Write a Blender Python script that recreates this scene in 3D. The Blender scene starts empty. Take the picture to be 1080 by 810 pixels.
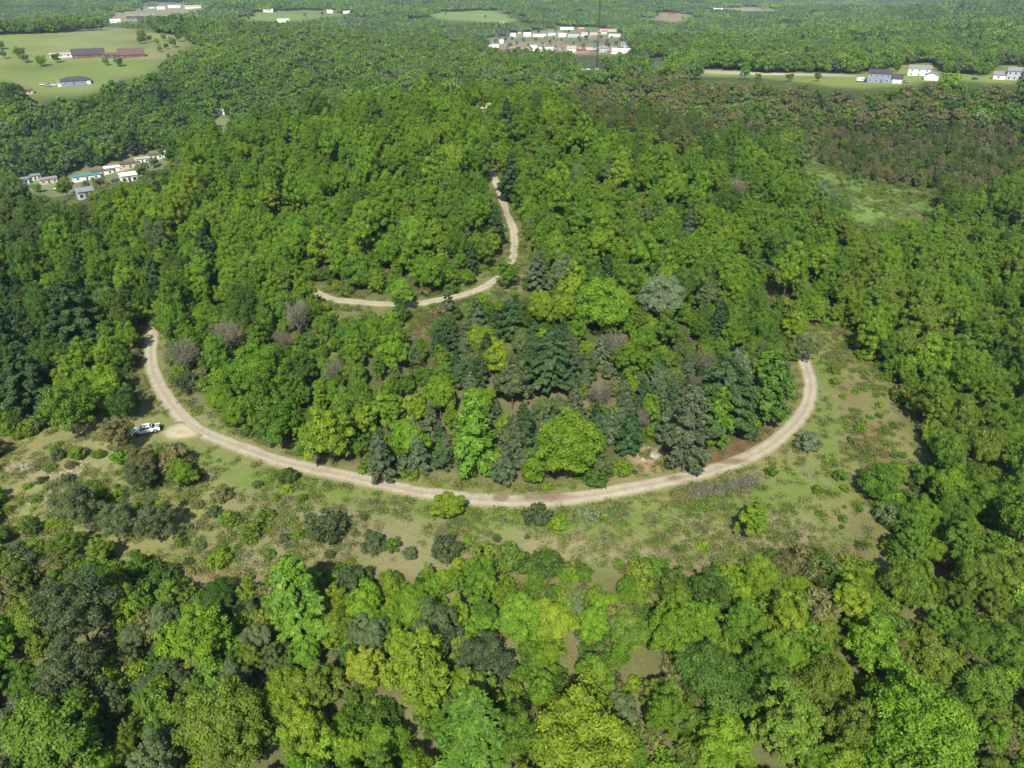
import bpy, math, random, time
T0 = time.time()
import numpy as np
from mathutils import Vector, Matrix

random.seed(7)
rng = np.random.default_rng(7)
R = math.radians
sc = bpy.context.scene
COL = sc.collection

# ------------------------------------------------------------------ camera
PW, PH, F = 1080.0, 810.0, 743.0
PITCH = R(30.0)
CAMZ = 73.0
CP, SP = math.cos(PITCH), math.sin(PITCH)
cam = bpy.data.objects.new('camera', bpy.data.cameras.new('camera'))
COL.objects.link(cam)
cam.location = (0, 0, CAMZ)
cam.rotation_euler = (math.pi / 2 - PITCH, 0, 0)
cam.data.sensor_width = 36
cam.data.lens = 36 * F / PW
cam.data.clip_start = 1
cam.data.clip_end = 60000
sc.camera = cam


def project(x, y, z):
    dz = np.asarray(z) - CAMZ
    dep = y * CP - dz * SP
    up = y * SP + dz * CP
    dep_ = np.maximum(dep, 0.1)
    return PW / 2 + F * x / dep_, PH / 2 - F * up / dep_, dep


# ------------------------------------------------------------------ noise + terrain height
def _hash(ix, iy, seed):
    n = (ix.astype(np.int64) * 374761393 + iy.astype(np.int64) * 668265263 + seed * 1442695041) & 0xFFFFFFFF
    n = ((n ^ (n >> 13)) * 1274126177) & 0xFFFFFFFF
    return ((n ^ (n >> 16)) & 0xFFFFFF) / float(0xFFFFFF)


def vnoise(x, y, scale, seed=0):
    x = np.asarray(x, float) / scale
    y = np.asarray(y, float) / scale
    ix = np.floor(x); iy = np.floor(y)
    fx = x - ix; fy = y - iy
    fx = fx * fx * (3 - 2 * fx); fy = fy * fy * (3 - 2 * fy)
    a = _hash(ix, iy, seed); b = _hash(ix + 1, iy, seed)
    c = _hash(ix, iy + 1, seed); d = _hash(ix + 1, iy + 1, seed)
    return (a * (1 - fx) + b * fx) * (1 - fy) + (c * (1 - fx) + d * fx) * fy


def sstep(a, b, v):
    t = np.clip((v - a) / (b - a), 0, 1)
    return t * t * (3 - 2 * t)


def gau(x, y, cx, cy, sx, sy, amp):
    return amp * np.exp(-0.5 * (((x - cx) / sx) ** 2 + ((y - cy) / sy) ** 2))


def height(x, y):
    x = np.asarray(x, float); y = np.asarray(y, float)
    d = np.hypot(x, y)
    z = -0.24 * np.log1p(np.exp(np.clip((84 - np.clip(y, -60, 400)) / 9.0, -30, 30))) * 9.0
    z = z + gau(x, y, -25, 290, 105, 80, 30) - gau(x, y, -40, 450, 220, 55, 12)
    # the bank just inside the road loop
    r = np.hypot((x + 8) / 68.0, (y - 152) / 52.0)
    z = z + 5.0 * (1 - sstep(0.55, 1.0, r)) * (1 - sstep(230, 300, y))
    z = z + gau(x, y, -290, 400, 130, 110, -34)
    z = z - 9.0 * sstep(55, 150, x) * (1 - sstep(330, 480, y))
    z = z + gau(x, y, 300, 530, 170, 75, 13)
    z = z + gau(x, y, -480, 900, 230, 200, 17)
    z = z + gau(x, y, 60, 1450, 500, 250, -34)
    z = z + gau(x, y, -500, 1800, 500, 200, 18)
    far = sstep(700, 2000, d)
    z = z + far * 52 * (vnoise(x, y, 620, 3) - 0.5)
    z = z + sstep(300, 900, d) * 9 * (vnoise(x, y, 210, 5) - 0.5)
    f2 = sstep(1900, 3600, d)
    z = z + f2 * (90 * (vnoise(x, y, 1500, 9) - 0.45) - 25)
    f3 = sstep(3800, 7000, d)
    z = z + f3 * (110 + 90 * (vnoise(x, y, 2300, 11) - 0.4))
    z = z + 0.5 * (vnoise(x, y, 17, 21) - 0.5) + sstep(60, 160, np.abs(x)) * 2.0 * (vnoise(x, y, 55, 22) - 0.5)
    return z


def unproject(px, py, off=0.0):
    """first point of the pixel's ray lying OFF metres above the ground"""
    dx = (px - PW / 2) / F
    dy = -(py - PH / 2) / F
    wy = CP + dy * SP
    wz = -SP + dy * CP
    t = np.concatenate([np.linspace(30, 700, 2700), np.linspace(700.5, 9000, 6000)])
    X, Y, Z = dx * t, wy * t, CAMZ + wz * t
    g = Z - (height(X, Y) + off)
    i = int(np.argmax(g < 0)) if (g < 0).any() else len(t) - 1
    if i > 0:
        a = g[i - 1] / (g[i - 1] - g[i] + 1e-9)
        tt = t[i - 1] + a * (t[i] - t[i - 1])
    else:
        tt = t[0]
    return dx * tt, wy * tt, tt          # tt is the depth


def in_poly(px, py, poly):
    px = np.asarray(px, float); py = np.asarray(py, float)
    c = np.zeros(px.shape, bool)
    n = len(poly)
    for i in range(n):
        x1, y1 = poly[i]; x2, y2 = poly[(i + 1) % n]
        if y1 == y2:
            continue
        m = ((y1 > py) != (y2 > py)) & (px < (x2 - x1) * (py - y1) / (y2 - y1) + x1)
        c ^= m
    return c


def smooth_line(pts, n=6):
    out = []
    P = [pts[0]] + list(pts) + [pts[-1]]
    for i in range(1, len(P) - 2):
        p0, p1, p2, p3 = [np.array(q, float) for q in P[i - 1:i + 3]]
        for k in range(n):
            t = k / n
            out.append(0.5 * ((2 * p1) + (-p0 + p2) * t + (2 * p0 - 5 * p1 + 4 * p2 - p3) * t * t + (-p0 + 3 * p1 - 3 * p2 + p3) * t ** 3))
    out.append(np.array(pts[-1], float))
    return out


# ------------------------------------------------------------------ layout traced on the ground
ROAD = [(166, 338), (163, 347), (160, 358), (159, 372), (161, 390), (168, 406), (178, 423), (194, 442), (213, 456), (235, 465), (262, 475),
        (290, 485), (320, 493), (368, 503), (415, 514), (440, 519), (475, 524), (504, 527), (555, 529), (610, 525), (661, 516), (713, 506), (764, 493),
        (806, 475), (836, 450), (850, 430), (855, 409), (852, 392), (848, 380), (846, 372)]
UPROAD = [(330, 307), (342, 312), (355, 317), (400, 321), (443, 320), (482, 313), (507, 305), (522, 296), (535, 284), (541, 270), (543, 253),
          (538, 233), (530, 210), (523, 192), (518, 180)]
MEADOW = [(0, 462), (50, 452), (95, 442), (125, 432), (140, 415), (134, 395), (140, 375), (152, 345), (172, 342), (182, 360), (178, 388), (195, 412), (215, 428),
          (235, 440), (262, 462), (300, 470), (330, 484), (372, 494), (420, 500), (480, 506), (530, 512), (580, 512), (640, 507), (672, 494), (690, 470), (716, 484), (745, 478), (790, 464),
          (820, 440), (840, 415), (838, 375), (838, 350), (868, 340), (900, 345), (905, 372), (930, 392), (945, 415), (962, 450), (975, 480), (965, 492), (945, 480), (915, 490),
          (905, 512), (920, 530), (945, 545), (940, 575), (960, 595), (930, 600), (890, 592), (870, 585), (830, 592), (800, 585), (760, 600), (700, 606), (665, 596), (610, 600), (575, 582), (540, 590),
          (510, 580), (480, 592), (440, 590), (400, 608), (350, 606), (325, 592), (300, 600), (270, 618), (225, 618), (200, 600), (165, 605), (120, 588), (60, 592), (30, 600), (0, 590)]
OPEN = {
    'meadow': MEADOW,
    'switchback': [(338, 306), (400, 312), (440, 310), (475, 306), (500, 296), (520, 280), (532, 262), (534, 240), (520, 205), (512, 178), (522, 176), (535, 205), (550, 235), (555, 262), (560, 285),
                   (556, 305), (530, 312), (505, 316), (480, 325), (455, 338), (455, 352), (430, 352), (428, 334), (395, 329), (345, 322)],
    'east_clearing': [(868, 172), (885, 178), (905, 188), (935, 194), (985, 200), (995, 222), (960, 228), (935, 240), (900, 236), (885, 212), (868, 190)],
    'east_strip': [(843, 165), (870, 172), (885, 190), (875, 192), (845, 180)],
    'bank': [(800, 290), (824, 292), (832, 304), (818, 318), (802, 316)],
    'scar': [(664, 462), (690, 460), (706, 480), (690, 498), (665, 500)],
    'scarb': [(432, 335), (455, 338), (452, 355), (430, 352)],
    'left_field': [(-60, 40), (0, 36), (60, 33), (115, 28), (160, 32), (200, 38), (205, 48), (180, 62), (165, 78), (120, 86), (105, 98), (60, 102), (35, 108), (25, 100), (0, 84), (-60, 84)],
    'trailer_a': [(60, 186), (84, 178), (110, 172), (145, 165), (172, 158), (184, 164), (182, 176), (150, 190), (105, 200), (75, 200)],
    'trailer_b': [(14, 190), (45, 186), (66, 192), (100, 206), (98, 216), (60, 214), (38, 206), (14, 200)],
    'lane_house': [(224, 116), (238, 116), (240, 124), (238, 142), (229, 142), (226, 128)],
    'town': [(520, 38), (590, 27), (640, 30), (660, 36), (672, 48), (668, 57), (600, 58), (540, 53), (506, 50), (508, 42)],
    'right_field': [(735, 72), (800, 74), (905, 76), (945, 68), (985, 64), (1000, 76), (1045, 80), (1050, 68), (1080, 66), (1080, 90), (1045, 88), (1000, 84), (960, 90), (905, 94), (860, 88), (800, 82), (735, 80)],
    'hill_field': [(440, 16), (470, 10), (510, 9), (545, 16), (550, 22), (520, 24), (470, 21)],
    'brown_hill': [(665, 19), (690, 13), (715, 12), (735, 18), (725, 24), (690, 24)],
    'top_field': [(740, 9), (800, 7), (822, 10), (815, 13), (750, 13)],
    'top_left_homes': [(120, 12), (165, 3), (215, 3), (218, 11), (160, 22), (125, 24), (100, 20)],
    'top_mid_homes': [(255, 12), (370, 9), (375, 15), (300, 26), (255, 22)],
    'corner_homes': [(0, 13), (20, 12), (20, 20), (0, 21)],
    'lone_roof': [(500, 106), (522, 106), (520, 118), (503, 117)],
    'mast_yard': [(606, 67), (642, 67), (642, 77), (604, 77)],
    'cabin': [(684, 60), (704, 60), (704, 78), (684, 78)],
    'road_bit': [(915, 220), (940, 216), (945, 228), (918, 232)],
}


def line_mask(px, py, pts, r):
    d = np.full(np.shape(px), 1e9)
    for (x1, y1), (x2, y2) in zip(pts[:-1], pts[1:]):
        vx, vy = x2 - x1, y2 - y1
        t = np.clip(((px - x1) * vx + (py - y1) * vy) / (vx * vx + vy * vy), 0, 1)
        d = np.minimum(d, np.hypot(px - x1 - t * vx, py - y1 - t * vy))
    return d < r



def line_raster(pts, r):
    yy, xx = np.mgrid[0:PH2, 0:PW2]
    return line_mask(xx - MX, yy - MX, pts, r)


MX = 260
PW2, PH2 = int(PW) + 2 * MX, int(PH) + 2 * MX


def raster(poly, into, value):
    """write VALUE into the lookup table inside the outline"""
    x0 = max(0, int(min(p[0] for p in poly)) + MX - 1); x1 = min(PW2, int(max(p[0] for p in poly)) + MX + 2)
    y0 = max(0, int(min(p[1] for p in poly)) + MX - 1); y1 = min(PH2, int(max(p[1] for p in poly)) + MX + 2)
    yy, xx = np.mgrid[y0:y1, x0:x1]
    m = in_poly(xx - MX + .01, yy - MX + .01, poly)
    into[y0:y1, x0:x1][m] = value


OPEN_T = np.zeros((PH2, PW2), bool)
for _p in OPEN.values(): raster(_p, OPEN_T, True)
OPEN_T |= line_raster(UPROAD[1:], 10)


def lookup(table, a, b, out=0):
    i = np.asarray(a, float); j = np.asarray(b, float)
    i = np.clip(np.nan_to_num(i), -1e6, 1e6).astype(int) + MX; j = np.clip(np.nan_to_num(j), -1e6, 1e6).astype(int) + MX
    ok = (i >= 0) & (i < PW2) & (j >= 0) & (j < PH2)
    return np.where(ok, table[np.clip(j, 0, PH2 - 1), np.clip(i, 0, PW2 - 1)], out)


def open_at(px, py): return lookup(OPEN_T, px, py, False)


# ------------------------------------------------------------------ materials
def new_mat(name):
    m = bpy.data.materials.new(name)
    m.use_nodes = True
    nt = m.node_tree
    nt.nodes.clear()
    return m, nt, nt.nodes, nt.links


def simple(name, col, rough=0.7, metal=0.0, noise=0.15, scale=3.0, spec=0.4):
    m, nt, N, L = new_mat(name)
    out = N.new('ShaderNodeOutputMaterial'); b = N.new('ShaderNodeBsdfPrincipled')
    tc = N.new('ShaderNodeTexCoord'); nz = N.new('ShaderNodeTexNoise')
    nz.inputs['Scale'].default_value = scale; nz.inputs['Detail'].default_value = 5
    L.new(tc.outputs['Object'], nz.inputs['Vector'])
    mp = N.new('ShaderNodeMapRange')
    mp.inputs['From Min'].default_value = 0.3; mp.inputs['From Max'].default_value = 0.7
    mp.inputs['To Min'].default_value = 1 - noise; mp.inputs['To Max'].default_value = 1 + noise * 0.6
    L.new(nz.outputs['Fac'], mp.inputs['Value'])
    v = N.new('ShaderNodeVectorMath'); v.operation = 'SCALE'
    v.inputs[0].default_value = col[:3]
    L.new(mp.outputs[0], v.inputs['Scale'])
    L.new(v.outputs[0], b.inputs['Base Color'])
    b.inputs['Roughness'].default_value = rough
    b.inputs['Metallic'].default_value = metal
    b.inputs['Specular IOR Level'].default_value = spec
    L.new(b.outputs[0], out.inputs[0])
    return m


def leaf_material(name, trans=0.34, hue=0.022, val=0.30, spec=0.25, massed=False):
    m, nt, N, L = new_mat(name)
    out = N.new('ShaderNodeOutputMaterial')
    oi = N.new('ShaderNodeObjectInfo')
    at = N.new('ShaderNodeAttribute'); at.attribute_name = 'var'
    hs = N.new('ShaderNodeHueSaturation')
    if massed:
        ia = N.new('ShaderNodeAttribute'); ia.attribute_type = 'INSTANCER'; ia.attribute_name = 'tint'
        L.new(ia.outputs['Color'], hs.inputs['Color'])
    else: L.new(oi.outputs['Color'], hs.inputs['Color'])
    # hue shifts a little from tree to tree and from leaf to leaf
    a = N.new('ShaderNodeMath'); a.operation = 'MULTIPLY_ADD'
    L.new(oi.outputs['Random'], a.inputs[0]); a.inputs[1].default_value = hue; a.inputs[2].default_value = 0.5 - hue * 0.5
    b2 = N.new('ShaderNodeMath'); b2.operation = 'MULTIPLY_ADD'
    L.new(at.outputs['Fac'], b2.inputs[0]); b2.inputs[1].default_value = -0.03; L.new(a.outputs[0], b2.inputs[2])
    c3 = N.new('ShaderNodeMath'); c3.operation = 'ADD'; L.new(b2.outputs[0], c3.inputs[0]); c3.inputs[1].default_value = 0.014
    L.new(c3.outputs[0], hs.inputs['Hue'])
    # brightness
    r2 = N.new('ShaderNodeMath'); r2.operation = 'MULTIPLY'; L.new(oi.outputs['Random'], r2.inputs[0]); r2.inputs[1].default_value = 7.31
    r3 = N.new('ShaderNodeMath'); r3.operation = 'FRACT'; L.new(r2.outputs[0], r3.inputs[0])
    m1 = N.new('ShaderNodeMath'); m1.operation = 'MULTIPLY_ADD'; L.new(r3.outputs[0], m1.inputs[0]); m1.inputs[1].default_value = val; m1.inputs[2].default_value = 1 - val * 0.5
    m2 = N.new('ShaderNodeMath'); m2.operation = 'MULTIPLY_ADD'; L.new(at.outputs['Fac'], m2.inputs[0]); m2.inputs[1].default_value = 0.7; m2.inputs[2].default_value = 0.65
    m3 = N.new('ShaderNodeMath'); m3.operation = 'MULTIPLY'; L.new(m1.outputs[0], m3.inputs[0]); L.new(m2.outputs[0], m3.inputs[1])
    L.new(m3.outputs[0], hs.inputs['Value'])
    p = N.new('ShaderNodeBsdfPrincipled')
    p.inputs['Roughness'].default_value = 0.55
    p.inputs['Specular IOR Level'].default_value = spec
    L.new(hs.outputs[0], p.inputs['Base Color'])
    t = N.new('ShaderNodeBsdfTranslucent')
    hs2 = N.new('ShaderNodeHueSaturation'); L.new(hs.outputs[0], hs2.inputs['Color'])
    hs2.inputs['Hue'].default_value = 0.49; hs2.inputs['Value'].default_value = 1.25; hs2.inputs['Saturation'].default_value = 1.05
    L.new(hs2.outputs[0], t.inputs['Color'])
    mx = N.new('ShaderNodeMixShader'); mx.inputs[0].default_value = trans
    L.new(p.outputs[0], mx.inputs[1]); L.new(t.outputs[0], mx.inputs[2])
    L.new(mx.outputs[0], out.inputs[0])
    return m


M_LEAF = leaf_material('leaves')
M_NEEDLE = leaf_material('needles', 0.12, 0.02, 0.3, 0.2)
M_TWIG = leaf_material('twigs', 0.0, 0.02, 0.3, 0.1)
MASS = {M_LEAF: leaf_material('massed_leaves', massed=True), M_NEEDLE: leaf_material('massed_needles', 0.12, 0.02, 0.3, 0.2, True), M_TWIG: leaf_material('massed_twigs', 0.0, 0.02, 0.3, 0.1, True)}
M_BARK = simple('bark', (0.11, 0.085, 0.065), 0.9, noise=0.35, scale=4)
M_PALEBARK = simple('pale_bark', (0.23, 0.2, 0.17), 0.9, noise=0.35, scale=4)


def ground_material():
    m, nt, N, L = new_mat('ground_cover')
    out = N.new('ShaderNodeOutputMaterial'); b = N.new('ShaderNodeBsdfPrincipled')
    at = N.new('ShaderNodeAttribute'); at.attribute_name = 'tint'
    ge = N.new('ShaderNodeNewGeometry')

    def noise(s, det=6, rough=0.6):
        n = N.new('ShaderNodeTexNoise'); n.inputs['Scale'].default_value = s
        n.inputs['Detail'].default_value = det; n.inputs['Roughness'].default_value = rough
        L.new(ge.outputs['Position'], n.inputs['Vector']); return n

    def ramp(src, a, c, lo, hi):
        r = N.new('ShaderNodeMapRange'); r.inputs['From Min'].default_value = a; r.inputs['From Max'].default_value = c
        r.inputs['To Min'].default_value = lo; r.inputs['To Max'].default_value = hi
        L.new(src, r.inputs['Value']); return r.outputs[0]
    n1 = noise(0.9, 8, 0.7); n2 = noise(0.13, 6, 0.65); n3 = noise(5.0, 4, 0.6)

    def mix(fac, a, col, mode='MIX'):
        x = N.new('ShaderNodeMix'); x.data_type = 'RGBA'; x.blend_type = mode
        if isinstance(fac, float): x.inputs['Factor'].default_value = fac
        else: L.new(fac, x.inputs['Factor'])
        L.new(a, x.inputs['A'])
        if isinstance(col, tuple): x.inputs['B'].default_value = (*col, 1)
        else: L.new(col, x.inputs['B'])
        return x.outputs['Result']
    c = at.outputs['Color']
    c = mix(ramp(n2.outputs['Fac'], 0.52, 0.66, 0, 0.6), c, (0.225, 0.20, 0.105))
    c = mix(ramp(n2.outputs['Color'], 0.5, 0.62, 0.0, 0.45), c, (0.12, 0.16, 0.036))
    c = mix(ramp(n1.outputs['Fac'], 0.54, 0.68, 0, 0.6), c, (0.10, 0.145, 0.03))
    c = mix(ramp(n3.outputs['Fac'], 0.56, 0.7, 0, 0.4), c, (0.22, 0.21, 0.11))
    v = N.new('ShaderNodeVectorMath'); v.operation = 'SCALE'
    L.new(c, v.inputs[0]); L.new(ramp(n3.outputs['Color'], 0.3, 0.7, 0.72, 1.22), v.inputs['Scale'])
    # where the tint's alpha is 0 (bare dirt) keep the dirt
    x = N.new('ShaderNodeMix'); x.data_type = 'RGBA'
    L.new(at.outputs['Alpha'], x.inputs['Factor'])
    v2 = N.new('ShaderNodeVectorMath'); v2.operation = 'SCALE'
    L.new(at.outputs['Color'], v2.inputs[0]); L.new(ramp(n1.outputs['Fac'], 0.3, 0.7, 0.8, 1.2), v2.inputs['Scale'])
    L.new(v2.outputs[0], x.inputs['A']); L.new(v.outputs[0], x.inputs['B'])
    L.new(x.outputs['Result'], b.inputs['Base Color'])
    b.inputs['Roughness'].default_value = 0.95; b.inputs['Specular IOR Level'].default_value = 0.15
    bp = N.new('ShaderNodeBump'); bp.inputs['Strength'].default_value = 0.8; bp.inputs['Distance'].default_value = 0.35
    L.new(n1.outputs['Fac'], bp.inputs['Height']); L.new(bp.outputs[0], b.inputs['Normal'])
    L.new(b.outputs[0], out.inputs[0])
    return m


def road_material(name, base, dark, edge_soft=True):
    m, nt, N, L = new_mat(name)
    out = N.new('ShaderNodeOutputMaterial'); b = N.new('ShaderNodeBsdfPrincipled')
    ge = N.new('ShaderNodeNewGeometry')
    n = N.new('ShaderNodeTexNoise'); n.inputs['Scale'].default_value = 0.35; n.inputs['Detail'].default_value = 8; n.inputs['Roughness'].default_value = 0.7
    n2 = N.new('ShaderNodeTexNoise'); n2.inputs['Scale'].default_value = 3.0; n2.inputs['Detail'].default_value = 6
    L.new(ge.outputs['Position'], n.inputs['Vector']); L.new(ge.outputs['Position'], n2.inputs['Vector'])
    cr = N.new('ShaderNodeValToRGB')
    cr.color_ramp.elements[0].position = 0.3; cr.color_ramp.elements[0].color = (*dark, 1)
    cr.color_ramp.elements[1].position = 0.55; cr.color_ramp.elements[1].color = (*base, 1)
    L.new(n.outputs['Fac'], cr.inputs[0])
    # wear across the lane: paler wheel tracks, duller crown, weedy edge
    at = N.new('ShaderNodeAttribute'); at.attribute_name = 'across'
    mu = N.new('ShaderNodeAttribute'); mu.attribute_name = 'mud'
    ed = N.new('ShaderNodeMath'); ed.operation = 'ABSOLUTE'; L.new(at.outputs['Fac'], ed.inputs[0])
    na = N.new('ShaderNodeMath'); na.operation = 'MULTIPLY_ADD'; L.new(n2.outputs['Fac'], na.inputs[0]); na.inputs[1].default_value = 0.9; L.new(ed.outputs[0], na.inputs[2])
    er = N.new('ShaderNodeMapRange'); er.inputs['From Min'].default_value = .98; er.inputs['From Max'].default_value = 1.35
    L.new(na.outputs[0], er.inputs['Value'])
    x = N.new('ShaderNodeMix'); x.data_type = 'RGBA'; L.new(er.outputs[0], x.inputs['Factor']); L.new(cr.outputs[0], x.inputs['A']); x.inputs['B'].default_value = (0.15, 0.17, 0.055, 1)
    tr = N.new('ShaderNodeMapRange'); tr.inputs['From Min'].default_value = 0.0; tr.inputs['From Max'].default_value = 0.3
    tr.inputs['To Min'].default_value = 0.5; tr.inputs['To Max'].default_value = 0.0; L.new(ed.outputs[0], tr.inputs['Value'])
    x2 = N.new('ShaderNodeMix'); x2.data_type = 'RGBA'; L.new(tr.outputs[0], x2.inputs['Factor']); L.new(x.outputs['Result'], x2.inputs['A']); x2.inputs['B'].default_value = (0.21, 0.20, 0.10, 1)
    mm = N.new('ShaderNodeMath'); mm.operation = 'MULTIPLY_ADD'; L.new(n.outputs['Fac'], mm.inputs[0]); mm.inputs[1].default_value = 1.2; L.new(mu.outputs['Fac'], mm.inputs[2])
    mr = N.new('ShaderNodeMapRange'); mr.inputs['From Min'].default_value = 1.1; mr.inputs['From Max'].default_value = 1.5; L.new(mm.outputs[0], mr.inputs['Value'])
    x3 = N.new('ShaderNodeMix'); x3.data_type = 'RGBA'; L.new(mr.outputs[0], x3.inputs['Factor']); L.new(x2.outputs['Result'], x3.inputs['A']); x3.inputs['B'].default_value = (0.19, 0.145, 0.095, 1)
    sm = N.new('ShaderNodeVectorMath'); sm.operation = 'SCALE'; L.new(x3.outputs['Result'], sm.inputs[0])
    r2 = N.new('ShaderNodeMapRange'); r2.inputs['From Min'].default_value = 0.3; r2.inputs['From Max'].default_value = 0.7; r2.inputs['To Min'].default_value = 0.85; r2.inputs['To Max'].default_value = 1.12
    L.new(n2.outputs['Fac'], r2.inputs['Value']); L.new(r2.outputs[0], sm.inputs['Scale'])
    L.new(sm.outputs[0], b.inputs['Base Color'])
    b.inputs['Roughness'].default_value = 0.95; b.inputs['Specular IOR Level'].default_value = 0.15
    bp = N.new('ShaderNodeBump'); bp.inputs['Strength'].default_value = 0.5; bp.inputs['Distance'].default_value = 0.1
    L.new(n2.outputs['Fac'], bp.inputs['Height']); L.new(bp.outputs[0], b.inputs['Normal'])
    L.new(b.outputs[0], out.inputs[0])
    return m


M_GROUND = ground_material()
M_ROAD = road_material('dirt_road_surface', (0.37, 0.325, 0.25), (0.28, 0.235, 0.17))
M_PAD = road_material('pale_dirt', (0.42, 0.36, 0.25), (0.31, 0.26, 0.17))


# ------------------------------------------------------------------ mesh helpers
def np_mesh(name, V, faces_quads=None, faces_tris=None, mats=(), mat_idx=None, attrs=None, smooth=False):
    me = bpy.data.meshes.new(name)
    V = np.asarray(V, np.float32)
    me.vertices.add(len(V)); me.vertices.foreach_set('co', V.ravel())
    loops, starts, tot = [], [], 0
    if faces_quads is not None and len(faces_quads):
        q = np.asarray(faces_quads, np.int32); loops.append(q.ravel()); starts.append(np.arange(len(q)) * 4 + tot); tot += q.size
    if faces_tris is not None and len(faces_tris):
        q = np.asarray(faces_tris, np.int32); loops.append(q.ravel()); starts.append(np.arange(len(q)) * 3 + tot); tot += q.size
    if tot:
        lo = np.concatenate(loops); st = np.concatenate(starts)
        me.loops.add(len(lo)); me.loops.foreach_set('vertex_index', lo)
        me.polygons.add(len(st)); me.polygons.foreach_set('loop_start', st.astype(np.int32))
        if mat_idx is not None: me.polygons.foreach_set('material_index', np.asarray(mat_idx, np.int32))
        if smooth: me.polygons.foreach_set('use_smooth', np.ones(len(st), bool))
    me.update(calc_edges=True)
    for m in mats: me.materials.append(m)
    for k, a in (attrs or {}).items():
        a = np.asarray(a, np.float32)
        if a.ndim == 1:
            at = me.attributes.new(k, 'FLOAT', 'POINT'); at.data.foreach_set('value', a)
        elif a.shape[1] == 4:
            at = me.attributes.new(k, 'FLOAT_COLOR', 'POINT'); at.data.foreach_set('color', a.ravel())
        else:
            at = me.attributes.new(k, 'FLOAT_VECTOR', 'POINT'); at.data.foreach_set('vector', a.ravel())
    return me


def link(name, me, parent=None, loc=(0, 0, 0), rz=0.0, scale=None):
    o = bpy.data.objects.new(name, me)
    COL.objects.link(o)
    o.location = loc
    o.rotation_euler = (0, 0, rz)
    if scale is not None: o.scale = scale
    if parent is not None: o.parent = parent
    return o


def tag(o, label=None, cat=None, group=None, kind=None):
    if label: o['label'] = label
    if cat: o['category'] = cat
    if group: o['group'] = group
    if kind: o['kind'] = kind
    return o


class MB:
    """collects boxes, prisms and tubes into one mesh"""
    def __init__(self): self.v = []; self.f = []; self.mi = []

    def poly(self, pts, faces, mi=0):
        b = len(self.v); self.v += [tuple(p) for p in pts]
        for f in faces: self.f.append([b + i for i in f]); self.mi.append(mi)
        return self

    def box(self, x0, x1, y0, y1, z0, z1, mi=0, top=None):
        t = top or (x0, x1, y0, y1)
        P = [(x0, y0, z0), (x1, y0, z0), (x1, y1, z0), (x0, y1, z0), (t[0], t[2], z1), (t[1], t[2], z1), (t[1], t[3], z1), (t[0], t[3], z1)]
        return self.poly(P, [(3, 2, 1, 0), (4, 5, 6, 7), (0, 1, 5, 4), (1, 2, 6, 5), (2, 3, 7, 6), (3, 0, 4, 7)], mi)

    def tube(self, p0, p1, r0, r1, n=6, mi=0, caps=True):
        p0, p1 = Vector(p0), Vector(p1); d = (p1 - p0)
        if d.length < 1e-6: return self
        d.normalize(); a = d.orthogonal().normalized(); b = d.cross(a)
        P = []
        for p, r in ((p0, r0), (p1, r1)):
            for k in range(n):
                t = 2 * math.pi * k / n
                P.append(p + (a * math.cos(t) + b * math.sin(t)) * r)
        fs = [(k, (k + 1) % n, n + (k + 1) % n, n + k) for k in range(n)]
        if caps: fs += [tuple(range(n - 1, -1, -1)), tuple(range(n, 2 * n))]
        return self.poly(P, fs, mi)

    def mesh(self, name, mats):
        me = bpy.data.meshes.new(name)
        me.from_pydata(self.v, [], self.f)
        for m in mats: me.materials.append(m)
        me.polygons.foreach_set('material_index', self.mi)
        me.update()
        return me

    def build(self, name, mats, parent=None, **k):
        if not isinstance(mats, (list, tuple)): mats = [mats]
        return link(name, self.mesh(name, mats), parent, **k)

    def arrays(self):
        """triangulated arrays for merging with leaf cards"""
        tris = []
        for f in self.f:
            for i in range(1, len(f) - 1): tris.append((f[0], f[i], f[i + 1]))
        return np.array(self.v, float).reshape(-1, 3), np.array(tris, int).reshape(-1, 3)


# ------------------------------------------------------------------ foliage
def rand_dirs(r, n):
    v = r.normal(size=(n, 3)); return v / np.linalg.norm(v, axis=1, keepdims=True)


def cards(r, P, N, S, aspect=0.6, along=None):
    """small folded leaf sprays, one four-cornered blade each"""
    n = len(P)
    N = N / (np.linalg.norm(N, axis=1, keepdims=True) + 1e-9)
    T = along if along is not None else rand_dirs(r, n)
    T = T - N * np.sum(T * N, axis=1, keepdims=True)
    T /= (np.linalg.norm(T, axis=1, keepdims=True) + 1e-9)
    B = np.cross(N, T)
    S = S[:, None]
    a = aspect * r.uniform(0.7, 1.25, (n, 1))
    lift = N * S * 0.18
    sk = T * S * r.uniform(-0.3, 0.3, (n, 1))
    V = np.stack([P - T * S, P + B * S * a + lift + sk, P + T * S, P - B * S * a + lift + sk], axis=1).reshape(-1, 3)
    return V


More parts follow.
